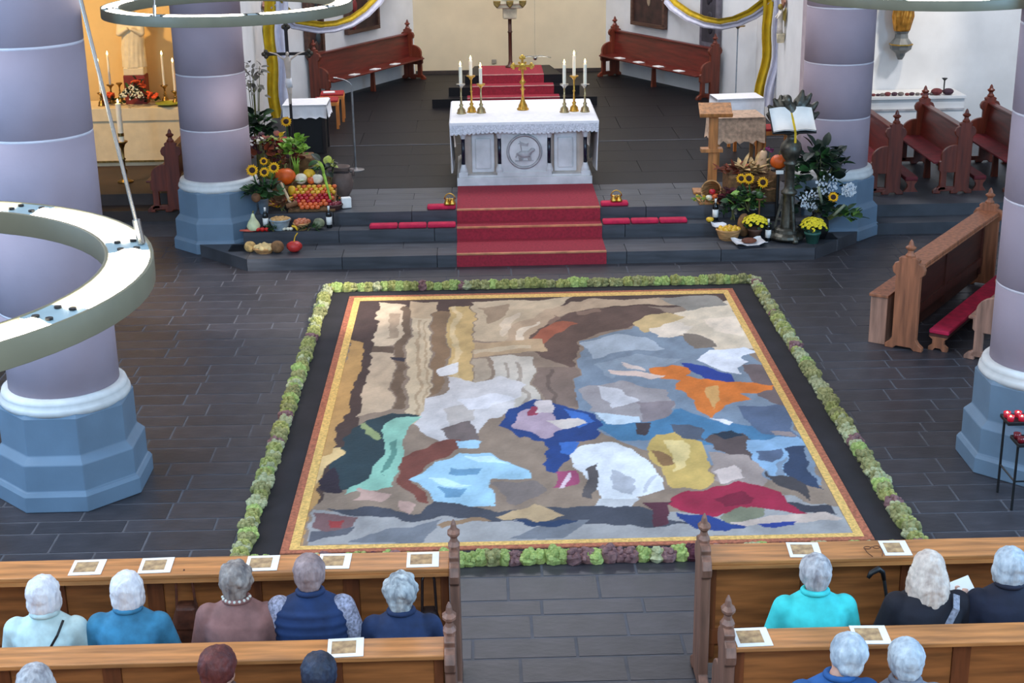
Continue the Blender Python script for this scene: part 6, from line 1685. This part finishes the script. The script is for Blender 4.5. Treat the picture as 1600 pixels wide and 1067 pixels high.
# wicker horn and cloth at the left end
t = thing('wicker_horn', 'open wicker horn with fruit at the left end of the right display', 'basket', (at(1116, 300, 19.45).x, 19.45, Z3))
M = TR(0, 0, .13) @ RZ(-.5) @ RX(PI / 2 - .35)
MB().lathe([(.13, .14), (.145, .14), (.12, 0), (.07, -.16), (.03, -.28), (.028, -.27), (.06, -.15), (.11, 0)], 16, M=M, loop=True).obj('horn', m_wicker, t)
MB().box(-.05, -.02, .015, .34, .3, .03).obj('board', m_lect, t, bevel=.004)
for k, (dx, dz, m) in enumerate(((-.04, .08, c_white), (.04, .10, c_apo), (.0, .16, c_apr))): apple('fruit in the wicker horn, %s' % ('pale', 'orange', 'red')[k], (at(1116, 300, 19.45).x + dx - .05, 19.30, Z3 + dz - .03), .045, m, 'fruit of the wicker horn', 'fruit', 'fruit')
shrub('wine red leaves spilling below the wicker horn', (at(1138, 312, 19.2).x, 19.24, Z3), (0, -.02, .06), (.14, .08, .16), 50, [mat('wine_leaf', (112, 40, 50), .8, rnd=.2), m_plum], .08, .035, 56)
shrub('small yellow flowers left of the right display', (at(1098, 310, 19.3).x, 19.30, Z3), (0, 0, .06), (.16, .06, .06), 30, [c_yel, m_leafl], .045, .02, 57, cat='flowers')
shrub('grey green sprigs behind the left wine bottle', (at(1145, 330, 19.08).x, 19.10, Z2), (0, 0, .12), (.2, .08, .12), 50, [m_leafd, m_leaf, MATS['grey_leaf']], .07, .02, 58)
bottle('wine bottle at the left of the right display', (at(1118, 325, 19.08).x, 19.08, Z2), .30); bottle('wine bottle in front of the bronze base', (at(1200, 360, 18.62).x, 18.60, Z1), .30)
bx = at(1137, 360, 18.78).x
basket('round wicker basket of yellow fruit on the lowest right step', (bx, 18.72, Z1), .16, .13, m_wicker); fill((bx, 18.72, Z1), .15, .10, 14, c_apy, .037, 'yellow-green pear in the round wicker basket', 'pear', 'pear', 'pears in the wicker basket', 8, (1, 1, 1.15))
MB().sheet([[(x_, y_, .04 * math.sin(x_ * 20) + .02) for y_ in (-.05, 0, .05)] for x_ in (-.1, -.05, 0, .05, .1)], .006).obj('napkin', m_linen, None, smooth=True, loc=(bx - .12, 18.80, Z1 + .16), rot=(.4, .5, .3), label='white napkin in the round wicker basket', cat='napkin')
veg('small_pumpkin', 'tiny orange pumpkin left of the wicker basket', 'pumpkin', (at(1109, 345, 19.0).x, 18.99, Z2), (.05, .05, .035), c_yel, .02, 7)
veg('loaf', 'round brown loaf behind the wicker basket', 'bread', (at(1162, 340, 18.86).x, 18.82, Z1 + .0), (.09, .07, .16), MATS['produce_loaf'], 0, 0, .02)
# bread on a white cloth
bx = at(1170, 376, 18.45).x
t = thing('white_cloth', 'white cloth with a dark hem under the bread on the right step', 'cloth', (bx, 18.42, Z1 + .003), .15)
g = [[(x_, y_, .012 + .03 * abs(math.sin(x_ * 9)) * (abs(x_) > .12) + .02 * (abs(y_) > .11)) for y_ in (-.15, -.1, -.03, .04, .1, .15)] for x_ in (-.2, -.15, -.08, 0, .08, .15, .2)]
MB().sheet(g, .008).obj('linen', m_linen, t, smooth=True); MB().box(-.05, -.155, .012, .28, .02, .012).obj('hem', mat('navy_hem', (30, 34, 48), .8), t)
veg('loaf', 'flat dark loaf on the white cloth', 'bread', (bx, 18.43, Z1 + .02), (.10, .075, .035), col('dark_loaf', (104, 58, 40), .8, var=.2, bump=.3), 0, 0, .02)
def mum(label, loc, r, potm, n=70, seed=0, pr=.09):
    t = thing('chrysanthemum', label, 'potted plant', loc, 0, 'yellow chrysanthemums')
    MB().lathe([(pr * .75, 0), (pr, .12), (pr * 1.08, .12), (pr * 1.08, .15), (pr * .95, .15), (pr * .9, .13)], 16).obj('pot', potm, t, smooth=True)
    foliage(t, (0, 0, .18), (r, r, r * .55), 30, [m_leaf, m_leafd], .07, .025, seed)
    me = blob_flower(t, None, .03, col('mum_yellow', (226, 204, 44), .8, var=.15, scale=30), 7); rs = random.Random(seed)
    for i in range(n):
        a = 2.4 * i; q = math.sqrt((i + .5) / n)
        put('flower', me, t, loc=(r * q * math.cos(a), r * q * math.sin(a), .19 + r * .75 * math.sqrt(max(0, 1 - q * q)) + rs.uniform(-.012, .012)), rot=(-q * math.sin(a), q * math.cos(a), 0), scale=rs.uniform(.8, 1.15))
mum('yellow chrysanthemum behind the bread cloth', (at(1179, 362, 18.70).x, 18.68, Z1), .17, mat('brown_pot', (92, 62, 48), .6), 46, 61)
mum('yellow chrysanthemum in a green pot at the end of the right step', (at(1272, 376, 18.44).x - .02, 18.46, Z1), .17, mat('green_pot', (62, 112, 98), .4), 50, 62, .10)
# big bouquet beside the right pillar
t = thing('bouquet_vase', 'dark vase holding the big white and green bouquet', 'vase', (4.36, 18.74, Z1)); MB().lathe([(.10, 0), (.14, .1), (.13, .24), (.08, .30), (.09, .34), (.07, .34)], 16).obj('vase', m_black, t, smooth=True)
shrub('dark palm-like leaves of the big bouquet before the right pillar', (4.36, 18.76, Z1 + .3), (.02, .06, .50), (.34, .14, .42), 120, [m_leafd, m_leafd, m_leaf], .17, .06, 63, stems=6)
shrub('dark lower leaves of the big bouquet', (4.30, 18.72, Z1 + .25), (.02, 0, .16), (.28, .14, .2), 70, [m_leafd], .13, .05, 64)
shrub('light green leaves sticking out right of the big bouquet', (4.42, 18.72, Z1 + .22), (.26, -.04, .07), (.24, .1, .09), 40, [m_leafl, m_leaf], .11, .05, 65, stems=5)
m_wf = mat('white_blossom', (214, 220, 226), .8, var=.05)
for k, (px, py, nm, rr) in enumerate(((1265, 312, 'lower left', .12), (1292, 288, 'upper', .13), (1326, 296, 'right', .09))):
    p = at(px, py, 18.66)
    t = thing('white_blossom', '%s white blossom cluster of the big bouquet' % nm, 'flowers', p, 0, 'white blossom clusters'); rs = random.Random(k)
    me = blob_flower(t, None, .022, m_wf, 5)
    for i in range(34):
        a = 2.4 * i; q = math.sqrt((i + .5) / 34); put('flower', me, t, loc=(rr * q * math.cos(a) * 1.1, -.02 - .03 * (1 - q) + rs.uniform(-.02, .02), rr * q * math.sin(a)), rot=(1.2, 0, rs.uniform(0, 6)), scale=rs.uniform(.7, 1.2))
    MB().tube([(0, 0, 0), Vector((4.36, 18.74, Z1 + .4)) - p], .006, 5).obj('stem', m_leaf, t)
sunflower('lone sunflower in the big bouquet beside the right pillar', at(1302, 308, 18.56), .075, -.1, 1.15, stemto=(4.37, 18.72, Z1 + .35))
for k, (a, b, nm) in enumerate((((1279, 292), (1284, 318), 'upright'), ((1320, 320), (1302, 337), 'slanting'))):
    pa, pb = at(*a, 18.56), at(*b, 18.60); MB().tube([pa, pb], [.018, .022], 8).obj('corn_cob', mat('pale_cob', (136, 142, 116), .7), None, smooth=True, label='%s pale green stalk in the big bouquet' % nm, cat='stalk', group='pale stalks')
